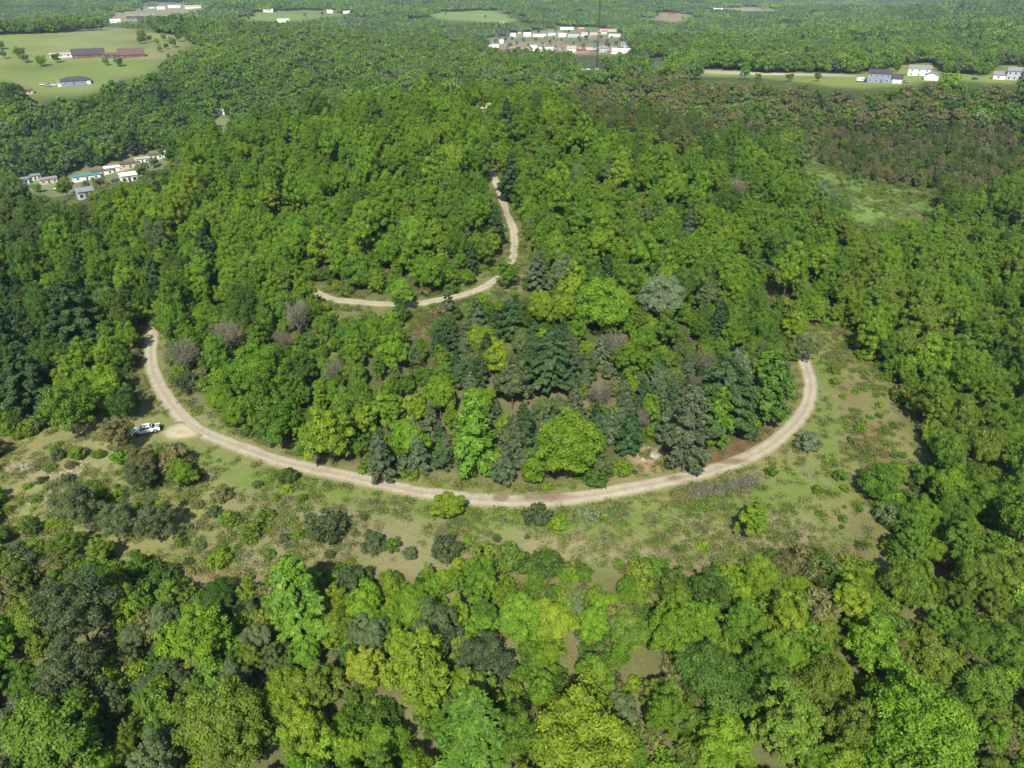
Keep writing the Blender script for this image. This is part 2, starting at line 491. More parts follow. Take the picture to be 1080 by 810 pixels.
def broadleaf(seed, H=11.0, CR=4.3, base=0.22, lobes=46, n_cards=9000, leaf=0.26, squash=1.0, top_heavy=0.0, lobe_r=0.3, loose=0.0, trunk_r=0.16):
    r = np.random.default_rng(seed)
    zc = H * (base + (1 - base) * 0.5); rz = H * (1 - base) * 0.5
    i = np.arange(lobes) + 0.5
    ph = np.arccos(1 - 1.75 * i / lobes); th = np.pi * (1 + 5 ** 0.5) * i + r.uniform(0, 6)
    D = np.stack([np.cos(th) * np.sin(ph), np.sin(th) * np.sin(ph), np.cos(ph)], 1)
    D += r.normal(0, 0.13, D.shape); D /= np.linalg.norm(D, axis=1, keepdims=True)
    ecc = r.uniform(0.85, 1.15); wob = 1 + 0.16 * np.sin(2 * np.arctan2(D[:, 1], D[:, 0]) + r.uniform(0, 6)) + 0.1 * np.sin(3 * np.arctan2(D[:, 1], D[:, 0]) + r.uniform(0, 6))
    rad = r.uniform(0.52, 1.04, lobes) * wob
    zr = D[:, 2]
    wid = 1.0 - top_heavy * np.clip(zr, -1, 1) * 0.45
    C = np.stack([D[:, 0] * CR * rad * wid * ecc, D[:, 1] * CR * rad * wid / ecc, zc + zr * rz * rad * squash], 1)
    LR = CR * lobe_r * .86 * r.uniform(0.5, 1.4, lobes) * (1 - 0.25 * np.clip(zr, 0, 1) * top_heavy)
    # a few inner lobes close the middle of the crown
    ni = max(4, lobes // 5)
    Ci = rand_dirs(r, ni) * np.array([CR * .4, CR * .4, rz * .45]) + [0, 0, zc]
    C = np.vstack([C, Ci]); LR = np.concatenate([LR, np.full(ni, CR * .33)])
    out = np.vstack([D, rand_dirs(r, ni)])
    w = LR ** 2; cnt = np.maximum(8, (w / w.sum() * n_cards)).astype(int)
    idx = np.repeat(np.arange(len(C)), cnt)
    n = len(idx)
    d = rand_dirs(r, n)
    d = d + out[idx] * 0.45 + np.array([0, 0, 0.25]); d /= np.linalg.norm(d, axis=1, keepdims=True)
    rr = LR[idx] * (1 - 0.42 * r.random(n) ** 1.6 + loose * r.normal(0, 0.25, n))
    # shoots that stick out of the lobes
    sh = r.random(n) < .16
    rr = np.where(sh, rr * r.uniform(1.0, 1.45, n), rr)
    # lobes are bumpy themselves
    bump = 1 + 0.22 * np.sin(d[:, 0] * 7 + idx) * np.sin(d[:, 1] * 7 + idx * 2.1)
    P = C[idx] + d * (rr * bump)[:, None] * np.array([1, 1, 0.78])
    Nn = d * 0.7 + np.array([0, 0, 0.45]) + r.normal(0, 0.42, (n, 3))
    S = leaf * r.uniform(0.6, 1.35, n)
    V = cards(r, P, Nn, S, 0.55)
    lobe_v = r.uniform(0, 1, len(C))
    var = np.clip(0.45 * r.random(n) + 0.55 * lobe_v[idx], 0, 1)
    tb = MB()
    tip = Vector((r.normal(0, .3), r.normal(0, .3), zc + rz * 0.3))
    tb.tube((0, 0, -1.2), (0, 0, H * base), trunk_r * 1.25, trunk_r, 8)
    tb.tube((0, 0, H * base - .05), tip, trunk_r * 0.98, trunk_r * 0.35, 7)
    for k in range(0, lobes, max(1, lobes // 16)):
        a = Vector((0, 0, H * base + (zc - H * base) * r.uniform(0, 0.9)))
        c = Vector(C[k]); mid = a.lerp(c, 0.5) + Vector((0, 0, -0.25))
        tb.tube(a, mid, trunk_r * .45, trunk_r * .28, 5); tb.tube(mid, c, trunk_r * .28, trunk_r * .1, 5)
    return V, np.repeat(var, 4), tb


def pine(seed, H=11.0, CR=3.0, n_cards=9000, leaf=0.3, gaps=0.25, droop=0.1, thin=0.0, shape=1.0):
    r = np.random.default_rng(seed)
    tb = MB(); tr = 0.16
    tb.tube((0, 0, -1.2), (0, 0, H * 0.5), tr * 1.2, tr * .8, 7); tb.tube((0, 0, H * .5), (0, 0, H * 0.97), tr * .8, tr * .15, 6)
    Ps, Al, Ns, br_id = [], [], [], []
    z = H * 0.12; k = 0; branches = []
    while z < H * 0.97:
        t = (z - H * .12) / (H * .85)
        L = CR * (1 - t) ** (0.72 * shape) * (0.62 + 0.38 * min(1, t * 6)) + 0.25
        nb = 6 + int(r.integers(0, 3))
        a0 = r.uniform(0, 6.28)
        for b in range(nb):
            if r.random() < gaps * 0.6 * (1 - t): continue
            ll = L * r.uniform(0.6, 1.15)
            a = a0 + 6.283 * b / nb + r.normal(0, .18)
            branches.append((z + r.normal(0, .12), a, ll, k)); k += 1
        z += (0.55 + 0.5 * (1 - t)) * r.uniform(0.75, 1.25)
    tot = sum(b[2] ** 1.4 for b in branches)
    for (z, a, ll, k) in branches:
        d = np.array([math.cos(a), math.sin(a), 0.0]); s = np.array([-d[1], d[0], 0])
        m = max(8, int(n_cards * ll ** 1.4 / tot))
        u = r.uniform(0.18 + thin * 0.35, 1.0, m) ** 0.75
        wv = r.uniform(-1, 1, m) * ll * 0.27 * (1 - 0.55 * u)
        zz = z + ll * (0.24 * u - 0.42 * u * u * (0.5 + droop)) + r.normal(0, 0.11, m)
        P = np.outer(u * ll, d) + np.outer(wv, s); P[:, 2] = zz
        al = d * 1.0 + np.outer(np.sign(wv) * .8, s) + r.normal(0, .3, (m, 3)) + [0, 0, .15]
        Ps.append(P); Al.append(al); Ns.append(np.tile([0, 0, 1.0], (m, 1)) + r.normal(0, .45, (m, 3)) + d * .3)
        br_id.append(np.full(m, k))
        tb.tube((0, 0, z - .1), tuple(d * ll * .8 + np.array([0, 0, z + ll * .03])), 0.045, 0.015, 4, caps=False)
    P = np.vstack(Ps); Al = np.vstack(Al); Nn = np.vstack(Ns); bid = np.concatenate(br_id)
    n = len(P); S = leaf * r.uniform(0.6, 1.3, n)
    V = cards(r, P, Nn, S, 0.34, Al)
    bv = r.random(bid.max() + 1)
    return V, np.repeat(np.clip(.5 * r.random(n) + .5 * bv[bid], 0, 1), 4), tb


def bare(seed, H=9.0, CR=3.0, n=3600):
    """a tree still without leaves: limbs and a haze of fine twigs"""
    r = np.random.default_rng(seed)
    tb = MB(); tb.tube((0, 0, -1), (0, 0, H * .35), .15, .11, 7)
    tips = []
    for k in range(26):
        a = r.uniform(0, 6.28); t = r.uniform(.25, .95); z0 = H * (.15 + .5 * t)
        L = CR * r.uniform(.6, 1.1) * (1.1 - t * .6)
        e = Vector((math.cos(a) * L, math.sin(a) * L, z0 + L * r.uniform(.3, 1.1)))
        if e.z > H: e.z = H * r.uniform(.9, 1)
        s = Vector((0, 0, z0 * .8)); mid = s.lerp(e, .5) + Vector((0, 0, .2))
        tb.tube(s, mid, .07, .045, 5); tb.tube(mid, e, .045, .015, 4)
        for _ in range(5): tips.append((mid.lerp(e, r.uniform(0, 1)), (e - s).normalized()))
    tb.tube((0, 0, H * .35), (0, 0, H * .9), .11, .02, 6)
    m = n // len(tips); Ps, Al = [], []
    for p, d in tips:
        q = np.array(p) + r.normal(0, .5, (m, 3)); Ps.append(q); Al.append(np.array(d) + r.normal(0, .55, (m, 3)))
    P = np.vstack(Ps); Al = np.vstack(Al)
    V = cards(r, P, rand_dirs(r, len(P)), .34 * r.uniform(.5, 1.4, len(P)), .06, Al)
    return V, np.repeat(r.random(len(P)), 4), tb


def card_quads(V): return np.arange(len(V)).reshape(-1, 4)


PROTO = {}


def add_proto(key, builder, mat, bark, **kw):
    V, var, tb = builder(**kw)
    crown = np_mesh('crown', V, card_quads(V), mats=[mat], attrs={'var': var})
    trunk = tb.mesh('trunk', [bark])
    tv, tt = tb.arrays()
    nV = len(V)
    joined = np_mesh('tree', np.vstack([V, tv]), card_quads(V), tt + nV, mats=[MASS[mat], bark],
                     mat_idx=[0] * (nV // 4) + [1] * len(tt), attrs={'var': np.concatenate([var, np.full(len(tv), .5)])})
    hh = float(V[:, 2].max()); ww = float(np.percentile(np.hypot(V[:, 0], V[:, 1]), 97))
    PROTO[key] = dict(crown=crown, trunk=trunk, joined=joined, H=hh, R=ww)


LEAFY = []
for i, kw in enumerate([
    dict(H=11, CR=4.4, lobes=75, lobe_r=.27, n_cards=24000, leaf=.205),
    dict(H=12, CR=3.9, lobes=85, lobe_r=.24, n_cards=19000, leaf=.185, top_heavy=.4),
    dict(H=10, CR=4.8, lobes=64, lobe_r=.30, n_cards=20000, leaf=.21, base=.25),
    dict(H=12.5, CR=3.5, lobes=72, lobe_r=.27, n_cards=17000, leaf=.195, top_heavy=.8),
    dict(H=11, CR=4.2, lobes=80, lobe_r=.20, n_cards=18000, leaf=.165, loose=.5),
    dict(H=10.5, CR=4.6, lobes=52, lobe_r=.33, n_cards=19000, leaf=.225, base=.18),
    dict(H=13, CR=4.0, lobes=70, lobe_r=.22, n_cards=19000, leaf=.18, top_heavy=.3, loose=.3),
]):
    k = 'leafy%d' % i; add_proto(k, broadleaf, M_LEAF, M_BARK, seed=100 + i, **kw); LEAFY.append(k)
PINES = []
for i, kw in enumerate([dict(H=12, CR=3.4, n_cards=12000), dict(H=10, CR=2.7, n_cards=9000, gaps=.35), dict(H=11, CR=3.9, n_cards=13000, gaps=.15, leaf=.32, shape=.8), dict(H=9, CR=2.6, n_cards=5200, gaps=.5, thin=.9)]):
    k = 'pine%d' % i; add_proto(k, pine, M_NEEDLE, M_BARK, seed=200 + i, **kw); PINES.append(k)
for i, kw in enumerate([dict(H=8.5, CR=2.7, lobes=44, lobe_r=.30, n_cards=8000, leaf=.2, loose=.5, top_heavy=.5), dict(H=9.5, CR=2.9, lobes=36, lobe_r=.32, n_cards=7000, leaf=.22, loose=.7, top_heavy=.7, base=.12)]):
    k = 'pine%d' % (4 + i); add_proto(k, broadleaf, M_NEEDLE, M_BARK, seed=250 + i, **kw); PINES += [k, k]
add_proto('greatleafy', broadleaf, M_LEAF, M_BARK, seed=180, H=13, CR=6.6, lobes=130, lobe_r=.20, n_cards=46000, leaf=.20, loose=.3)
add_proto('greatpine', pine, M_NEEDLE, M_BARK, seed=280, H=13, CR=5.6, n_cards=34000, leaf=.25, gaps=.15, shape=.8)
BARES = []
for i in range(2):
    k = 'bare%d' % i; add_proto(k, bare, M_TWIG, M_PALEBARK, seed=300 + i); BARES.append(k)
SHRUBS = []
for i, kw in enumerate([
    dict(H=2.6, CR=1.7, base=.02, lobes=20, lobe_r=.38, n_cards=2600, leaf=.15),
    dict(H=1.8, CR=1.6, base=.0, lobes=16, lobe_r=.42, n_cards=1900, leaf=.15, loose=.4),
    dict(H=3.2, CR=1.9, base=.05, lobes=26, lobe_r=.33, n_cards=3200, leaf=.15, top_heavy=.4, loose=.2),
    dict(H=1.3, CR=1.5, base=.0, lobes=14, lobe_r=.4, n_cards=1100, leaf=.16, loose=.6)]):
    k = 'shrub%d' % i; add_proto(k, broadleaf, M_LEAF, M_BARK, seed=400 + i, trunk_r=.05, **kw); SHRUBS.append(k)

# colours of foliage (linear reflectance)
PAL = {
    'lemon green': (.29, .40, .028), 'yellow green': (.196, .312, .018), 'bright green': (.146, .272, .016),
    'mid green': (.112, .218, .018), 'deep green': (.076, .152, .018), 'olive green': (.150, .232, .022),
    'grey green': (.135, .190, .060), 'dark grey green': (.088, .132, .040), 'brown green': (.178, .184, .074),
    'silver green': (.175, .235, .100), 'reddish brown': (.200, .178, .098),
    'dark pine green': (.048, .100, .026), 'blue green': (.062, .120, .032), 'grey pine green': (.100, .142, .056),
    'grey': (.165, .165, .125), 'purple grey': (.145, .143, .108),
}
NEEDLE_COLS = ('dark pine green', 'blue green', 'grey pine green')

# what grows where (pixel polygons of the photograph, read at each crown's middle): list of (weight, family, colour)
PAL = {k: (v[0], v[1] * .98, v[2] * (1.2 if v[1] > v[0] * 1.15 else .85)) for k, v in PAL.items()}
ZONES = [
    ([(0, 285), (75, 300), (80, 430), (0, 450)], [(.45, 'pine', 'dark pine green'), (.3, 'leafy', 'deep green'), (.15, 'leafy', 'olive green'), (.1, 'leafy', 'bright green')]),
    ([(0, 200), (60, 205), (120, 225), (60, 260), (0, 290)], [(.3, 'pine', 'dark pine green'), (.4, 'leafy', 'deep green'), (.3, 'leafy', 'grey green')]),
    ([(440, 330), (600, 335), (680, 370), (740, 370), (840, 380), (830, 430), (790, 480), (640, 480), (560, 500), (440, 500), (380, 450), (470, 400)],
     [(.46, 'pine', 'grey pine green'), (.20, 'pine', 'dark pine green'), (.1, 'pine', 'blue green'), (.02, 'bare', 'purple grey'), (.14, 'leafy', 'bright green'), (.07, 'leafy', 'yellow green'), (.07, 'leafy', 'grey green')]),
    ([(600, 88), (700, 82), (1080, 92), (1080, 190), (1000, 200), (900, 195), (850, 150), (700, 150), (610, 130)],
     [(.26, 'leafy', 'reddish brown'), (.22, 'leafy', 'brown green'), (.20, 'leafy', 'dark grey green'), (.14, 'leafy', 'deep green'), (.12, 'leafy', 'mid green'), (.06, 'leafy', 'silver green')]),
    ([(850, 140), (900, 150), (960, 200), (900, 235), (870, 210), (830, 160)], [(.5, 'leafy', 'silver green'), (.3, 'leafy', 'grey green'), (.2, 'leafy', 'deep green')]),
    ([(100, 210), (240, 150), (380, 110), (500, 95), (600, 130), (700, 190), (790, 240), (800, 350), (700, 330), (560, 250), (515, 180), (500, 290), (380, 300), (170, 340), (120, 300)],
     [(.26, 'leafy', 'yellow green'), (.40, 'leafy', 'bright green'), (.2, 'leafy', 'mid green'), (.05, 'leafy', 'grey green'), (.04, 'pine', 'dark pine green'), (.05, 'leafy', 'deep green')]),
    ([(170, 330), (380, 300), (440, 330), (380, 450), (300, 470), (200, 420)], [(.45, 'leafy', 'bright green'), (.28, 'leafy', 'mid green'), (.1, 'leafy', 'yellow green'), (.12, 'leafy', 'deep green'), (.01, 'bare', 'grey')]),
    ([(0, 100), (260, 90), (260, 150), (160, 165), (0, 190)], [(.45, 'leafy', 'deep green'), (.35, 'leafy', 'mid green'), (.2, 'leafy', 'bright green')]),
    ([(0, 590), (240, 600), (300, 660), (290, 810), (0, 810)], [(.25, 'leafy', 'grey green'), (.2, 'leafy', 'olive green'), (.3, 'leafy', 'mid green'), (.12, 'leafy', 'yellow green'), (.13, 'leafy', 'deep green')]),
    ([(290, 580), (860, 580), (860, 810), (290, 810)], [(.30, 'leafy', 'yellow green'), (.30, 'leafy', 'bright green'), (.15, 'leafy', 'mid green'), (.1, 'leafy', 'olive green'), (.1, 'leafy', 'grey green'), (.05, 'leafy', 'deep green')]),
    ([(860, 230), (1080, 230), (1080, 810), (860, 810)], [(.18, 'leafy', 'yellow green'), (.26, 'leafy', 'bright green'), (.22, 'leafy', 'olive green'), (.28, 'leafy', 'mid green'), (.06, 'leafy', 'deep green')]),
]
ZONES.append(([(240, 20), (500, 18), (620, 62), (600, 98), (480, 96), (380, 102), (240, 140)], [(.3, 'leafy', 'mid green'), (.22, 'leafy', 'deep green'), (.2, 'leafy', 'grey green'), (.15, 'leafy', 'olive green'), (.13, 'leafy', 'brown green')]))
DEFAULT_MIX = [(.36, 'leafy', 'bright green'), (.26, 'leafy', 'mid green'), (.12, 'leafy', 'deep green'), (.14, 'leafy', 'yellow green'), (.05, 'leafy', 'olive green'), (.05, 'leafy', 'grey green'), (.02, 'pine', 'dark pine green')]


ZONE_T = np.full((PH2, PW2), -1, int)
for _i in range(len(ZONES) - 1, -1, -1): raster(ZONES[_i][0], ZONE_T, _i)


def pick_type(px, py, rnd, x=None, y=None):
    if x is not None: rnd = min(max((.5 * rnd + .5 * float(vnoise(x, y, 22, 91)) - .12) / .76, 0), .999)
    z = int(lookup(ZONE_T, px + random.gauss(0, 9), py + random.gauss(0, 6), -1))
    mix = ZONES[z][1] if z >= 0 else DEFAULT_MIX
    s = sum(w for w, _, _ in mix); t = rnd * s
    for w, fam, col in mix:
        t -= w
        if t <= 0: return fam, col
    return mix[-1][1], mix[-1][2]


# ------------------------------------------------------------------ ground sheet
def build_ground():
    rad = [18.0]
    while rad[-1] < 15500: rad.append(rad[-1] * 1.0078 + 0.02)
    rad = np.array([0.5, 6, 12] + rad)
    az = np.concatenate([np.arange(-180, -52, 4.0), np.arange(-52, 52.01, 0.42), np.arange(56, 180, 4.0)])
    A, Rr = np.meshgrid(np.radians(az), rad)
    X = Rr * np.sin(A); Y = Rr * np.cos(A)
    Z = height(X, Y)
    nr, na = X.shape
    i = np.arange(nr * na).reshape(nr, na)
    q = np.stack([i[:-1, :], np.roll(i, -1, 1)[:-1, :], np.roll(i, -1, 1)[1:, :], i[1:, :]], -1).reshape(-1, 4)
    px, py, dep = project(X, Y, Z)
    n1 = vnoise(X, Y, 6, 31) - .5; n2 = vnoise(X, Y, 2.2, 32) - .5
    jx = px + (n1 * 14 + n2 * 6); jy = py + (vnoise(X, Y, 6, 33) - .5) * 9 + (vnoise(X, Y, 2.2, 34) - .5) * 4
    ok = dep > 5
    C = np.zeros((nr, na, 4)); C[...] = (.075, .085, .032, .75)            # woodland floor
    C[Y < 96] = (.125, .125, .052, .9); C[Y > 420] = (.05, .075, .02, .6)

    def paint(poly, col, a=1.0, ymin=-1e9, ymax=1e9, jit=1.0):
        m = in_poly(px + (jx - px) * jit, py + (jy - py) * jit, poly) & ok & (Y > ymin) & (Y < ymax)
        C[m] = (*col, a)
    near = dict(ymax=420)
    paint(MEADOW, (.185, .188, .068), 1, **near)
    # greener band below the road, tan slopes, rusty patches
    paint([(0, 455), (120, 440), (120, 500), (70, 540), (0, 520)], (.200, .195, .080), 1, **near)
    paint([(235, 520), (330, 510), (420, 545), (520, 560), (520, 600), (380, 610), (260, 620), (230, 560)], (.195, .185, .092), 1, **near)
    paint([(540, 560), (640, 560), (760, 590), (740, 606), (600, 600), (545, 590)], (.20, .19, .095), 1, **near)
    paint([(150, 470), (240, 480), (400, 520), (540, 540), (700, 535), (820, 500), (880, 470), (900, 520), (780, 540), (650, 565), (520, 560), (350, 535), (230, 510)], (.130, .188, .042), 1, **near)
    paint([(850, 370), (890, 380), (900, 440), (880, 480), (850, 470), (865, 430)], (.130, .188, .042), 1, **near)
    for c, rx, ry, col, a in [((825, 560), 44, 18, (.25, .225, .125), .6), ((745, 562), 30, 11, (.25, .225, .13), .6), ((690, 585), 26, 7, (.25, .22, .12), .6), ((915, 465), 22, 22, (.19, .125, .065), .55), ((895, 420), 14, 22, (.17, .145, .07), .9),
                              ((700, 600), 40, 8, (.2, .15, .08), .8), ((880, 585), 30, 10, (.2, .15, .08), .8), ((230, 610), 40, 10, (.2, .15, .08), .8), ((350, 640), 60, 25, (.2, .15, .09), .8), ((910, 560), 14, 30, (.16, .14, .06), .9),
                              ((680, 482), 22, 14, (.33, .235, .15), .25), ((445, 344), 16, 9, (.26, .17, .10), .3), ((815, 306), 11, 7, (.42, .35, .27), .1), ((545, 300), 10, 10, (.23, .2, .11), .7), ((500, 305), 28, 8, (.14, .145, .05), 1),
                              ((640, 400), 50, 40, (.14, .115, .065), .7), ((540, 430), 60, 35, (.13, .11, .06), .7), ((430, 400), 20, 30, (.15, .125, .07), .7), ((930, 224), 10, 3, (.4, .33, .26), .2),
                              ((30, 492), 26, 8, (.25, .22, .13), .8), ((90, 470), 30, 8, (.2, .19, .08), .9)]:
        m = ((((jx - c[0]) / rx) ** 2 + ((jy - c[1]) / ry) ** 2) < 1) & ok & (Y < 420)
        C[m] = (*col, a)
    # verge along the road and the upper track
    m = line_mask(px, py, UPROAD, 9) & (Y < 420) & ok; C[m] = (.12, .14, .045, 1)
    paint(OPEN['east_clearing'], (.115, .20, .038), 1, ymax=600); paint(OPEN['east_strip'], (.14, .22, .045), .9, ymax=600)
    fr = dict(ymin=330, jit=0.25)
    paint(OPEN['left_field'], (.155, .195, .055), .35, **fr)
    paint([(60, 35), (115, 28), (200, 38), (180, 62), (90, 60), (40, 56)], (.19, .215, .075), .3, **fr)
    paint([(0, 62), (60, 66), (165, 66), (120, 76), (0, 84)], (.13, .185, .045), .35, **fr)
    for k in ('trailer_a', 'trailer_b', 'lane_house'): paint(OPEN[k], (.16, .19, .085), .6, **fr)
    paint([(90, 168), (150, 158), (175, 152), (184, 160), (110, 176)], (.13, .15, .06), .6, **fr)
    paint(OPEN['town'], (.13, .17, .06), .5, **fr)
    paint([(505, 44), (560, 44), (670, 52), (668, 58), (600, 58), (540, 54), (506, 51)], (.25, .20, .13), .3, **fr)
    paint([(520, 38), (590, 32), (655, 37), (655, 42), (560, 42), (520, 42)], (.20, .20, .13), .3, **fr)
    paint([(545, 39), (600, 40), (655, 42), (655, 46), (600, 45), (548, 43)], (.13, .14, .06), .4, **fr)
    paint(OPEN['right_field'], (.17, .22, .05), .3, **fr)
    paint([(740, 75), (905, 79), (905, 81), (740, 77)], (.5, .44, .34), .0, ymin=330, jit=0)
    paint(OPEN['hill_field'], (.17, .24, .06), .3, **fr)
    paint(OPEN['brown_hill'], (.22, .21, .11), .3, **fr); paint(OPEN['top_field'], (.28, .23, .16), .3, **fr)
    paint(OPEN['top_left_homes'], (.22, .21, .12), .4, **fr); paint(OPEN['top_mid_homes'], (.14, .2, .05), .4, **fr)
    # worn paths over the pastures, mowing bands, patchy tone
    for pl in ([(40, 99), (60, 92), (100, 93), (125, 88)], [(0, 66), (50, 62), (110, 63), (160, 60)], [(0, 86), (30, 88), (45, 91)], [(150, 60), (175, 52), (190, 44)]):
        m = line_mask(px, py, pl, .45) & (Y > 330) & ok; C[m] = (.30, .27, .17, .3)
    C[..., :3] *= (1 + .30 * (vnoise(X, Y, 26, 41) - .5) + .25 * (vnoise(X, Y, 8, 42) - .5) + np.where(Y > 420, .35 * (vnoise(X * .25 + Y * .1, Y, 18, 43) - .5), 0))[..., None]
    C[..., 0] *= 1 + .22 * (vnoise(X, Y, 34, 44) - .5)
    for _ in range(3):
        C[1:-1] = (C[:-2] + 2 * C[1:-1] + C[2:]) / 4
        C = (np.roll(C, 1, 1) + 2 * C + np.roll(C, -1, 1)) / 4
    V = np.stack([X, Y, Z], -1).reshape(-1, 3)
    me = np_mesh('ground', V, q, mats=[M_GROUND], attrs={'tint': C.reshape(-1, 4)}, smooth=True)
    # close the ring at the centre
    o = link('ground', me); tag(o, kind='structure')
    return o


build_ground()


def ribbon(name, pts, width, mat, lift, mud=None, wob=0.25, seed=1, taper=False):
    L = [unproject(px, py)[:2] for px, py in pts]
    L = smooth_line(L, 10)
    P = np.array(L); out = [P[0]]
    for p in P[1:]:                       # even steps of about 0.8 m
        d = np.hypot(*(p - out[-1]))
        k = max(1, int(d / .8))
        a = out[-1].copy()
        for j in range(1, k + 1): out.append(a + (p - a) * j / k)
    P = np.array(out)
    for _ in range(14): P[1:-1] = (P[:-2] + P[1:-1] * 2 + P[2:]) / 4
    T = np.gradient(P, axis=0); T /= np.linalg.norm(T, axis=1, keepdims=True) + 1e-9
    Nn = np.stack([-T[:, 1], T[:, 0]], 1)
    n = 11; u = np.linspace(-1, 1, n); s = np.arange(len(P))
    wl = width / 2 * (1 + wob * (vnoise(s * .8, s * 0 + 3, 5, seed) - .5) + wob * .6 * (vnoise(s * .8, s * 0, 1.3, seed + 2) - .5))
    wr = width / 2 * (1 + wob * (vnoise(s * .8, s * 0 + 9, 5, seed + 1) - .5) + wob * .6 * (vnoise(s * .8, s * 0, 1.3, seed + 3) - .5))
    if taper:
        k_ = np.sin(np.linspace(.12, math.pi - .12, len(P))) ** .6; wl = wl * k_; wr = wr * k_
    V, across, mudv = [], [], []
    for j, t in enumerate(u):
        w = np.where(t < 0, wl, wr)
        q = P + Nn * (t * w)[:, None]
        z = height(q[:, 0], q[:, 1]) + lift * (1 if abs(t) < .99 else -.6) - 0.05 * math.exp(-((abs(t) - .55) / .18) ** 2)
        V.append(np.stack([q[:, 0], q[:, 1], z], 1)); across.append(np.full(len(P), t))
        ppx, ppy, _ = project(q[:, 0], q[:, 1], z)
        mv = np.zeros(len(P))
        for (cx, cy, rx, ry) in (mud or []): mv = np.maximum(mv, np.exp(-(((ppx - cx) / rx) ** 2 + ((ppy - cy) / ry) ** 2)))
        mudv.append(mv)
    V = np.stack(V, 1).reshape(-1, 3); across = np.stack(across, 1).ravel(); mudv = np.stack(mudv, 1).ravel()
    i = np.arange(len(P) * n).reshape(-1, n)
    q = np.stack([i[:-1, :-1], i[:-1, 1:], i[1:, 1:], i[1:, :-1]], -1).reshape(-1, 4)
    me = np_mesh(name, V, q, mats=[mat], attrs={'across': across, 'mud': mudv}, smooth=True)
    # faces must look up
    o = link(name, me); tag(o, kind='structure')
    return o, P


_, ROADW = ribbon('dirt_road', ROAD, 3.45, M_ROAD, .13, mud=[(575, 524, 42, 8), (528, 525, 14, 6), (712, 504, 14, 5), (770, 486, 30, 5)])
_, UPW = ribbon('upper_dirt_track', UPROAD, 2.7, M_ROAD, .13, wob=.35, seed=9)
ribbon('field_track', [(742, 76.0), (780, 76.8), (830, 78), (880, 79.4), (905, 80)], 5.0, M_PAD, .2, wob=.2, seed=14)


def patch(name, pxpoly, mat, lift, flat=None, kind='structure', sub=.5, jitter=.25, attrs=False):
    """an irregular sheet lying on the ground inside a traced outline"""
    W = [unproject(*p)[:2] for p in pxpoly]
    W = smooth_line(W + [W[0]], 5)[:-1]
    W = [(x + random.gauss(0, jitter), y + random.gauss(0, jitter)) for x, y in W]
    c = np.mean(W, axis=0); K = 16
    V, ac = [(c[0], c[1])], [0.0]
    for k in range(1, K + 1):
        for (x, y) in W:
            V.append((c[0] + (x - c[0]) * k / K, c[1] + (y - c[1]) * k / K)); ac.append(k / K)
    V = np.array(V); n = len(W)
    if flat is None: z = height(V[:, 0], V[:, 1]) + lift
    else: z = np.full(len(V), flat)
    z[-n:] -= lift * 1.6 if flat is None else 0
    F4, F3 = [], []
    for j in range(n): F3.append((0, 1 + j, 1 + (j + 1) % n))
    for k in range(K - 1):
        for j in range(n):
            a = 1 + k * n + j; b = 1 + k * n + (j + 1) % n
            F4.append((a, a + n, b + n, b))
    me = np_mesh(name, np.column_stack([V, z]), F4, F3, mats=[mat], attrs={'across': np.array(ac), 'mud': np.zeros(len(V))}, smooth=True)
    o = link(name, me); tag(o, kind=kind); return o


patch('pull_off', [(166, 456), (178, 448), (195, 444), (206, 450), (216, 459), (204, 464), (188, 466), (172, 465)], M_PAD, .12, jitter=0)
# muddy ditch water beside the road
mw, nt, N, L = new_mat('muddy_water')
o_ = N.new('ShaderNodeOutputMaterial'); b_ = N.new('ShaderNodeBsdfPrincipled')
ge_ = N.new('ShaderNodeNewGeometry'); nz_ = N.new('ShaderNodeTexNoise'); nz_.inputs['Scale'].default_value = .5; nz_.inputs['Detail'].default_value = 6
L.new(ge_.outputs['Position'], nz_.inputs['Vector'])
cr_ = N.new('ShaderNodeValToRGB'); cr_.color_ramp.elements[0].position = .35; cr_.color_ramp.elements[0].color = (.10, .058, .028, 1)
cr_.color_ramp.elements[1].position = .65; cr_.color_ramp.elements[1].color = (.165, .105, .06, 1)
L.new(nz_.outputs['Fac'], cr_.inputs[0]); L.new(cr_.outputs[0], b_.inputs['Base Color']); b_.inputs['Roughness'].default_value = .25
L.new(b_.outputs[0], o_.inputs[0])
ribbon('muddy_ditch_water', [(718, 499), (736, 493.5), (755, 486), (774, 478), (792, 468), (807, 456), (816, 446)], 3.9, mw, .10, wob=.5, seed=31, taper=True)

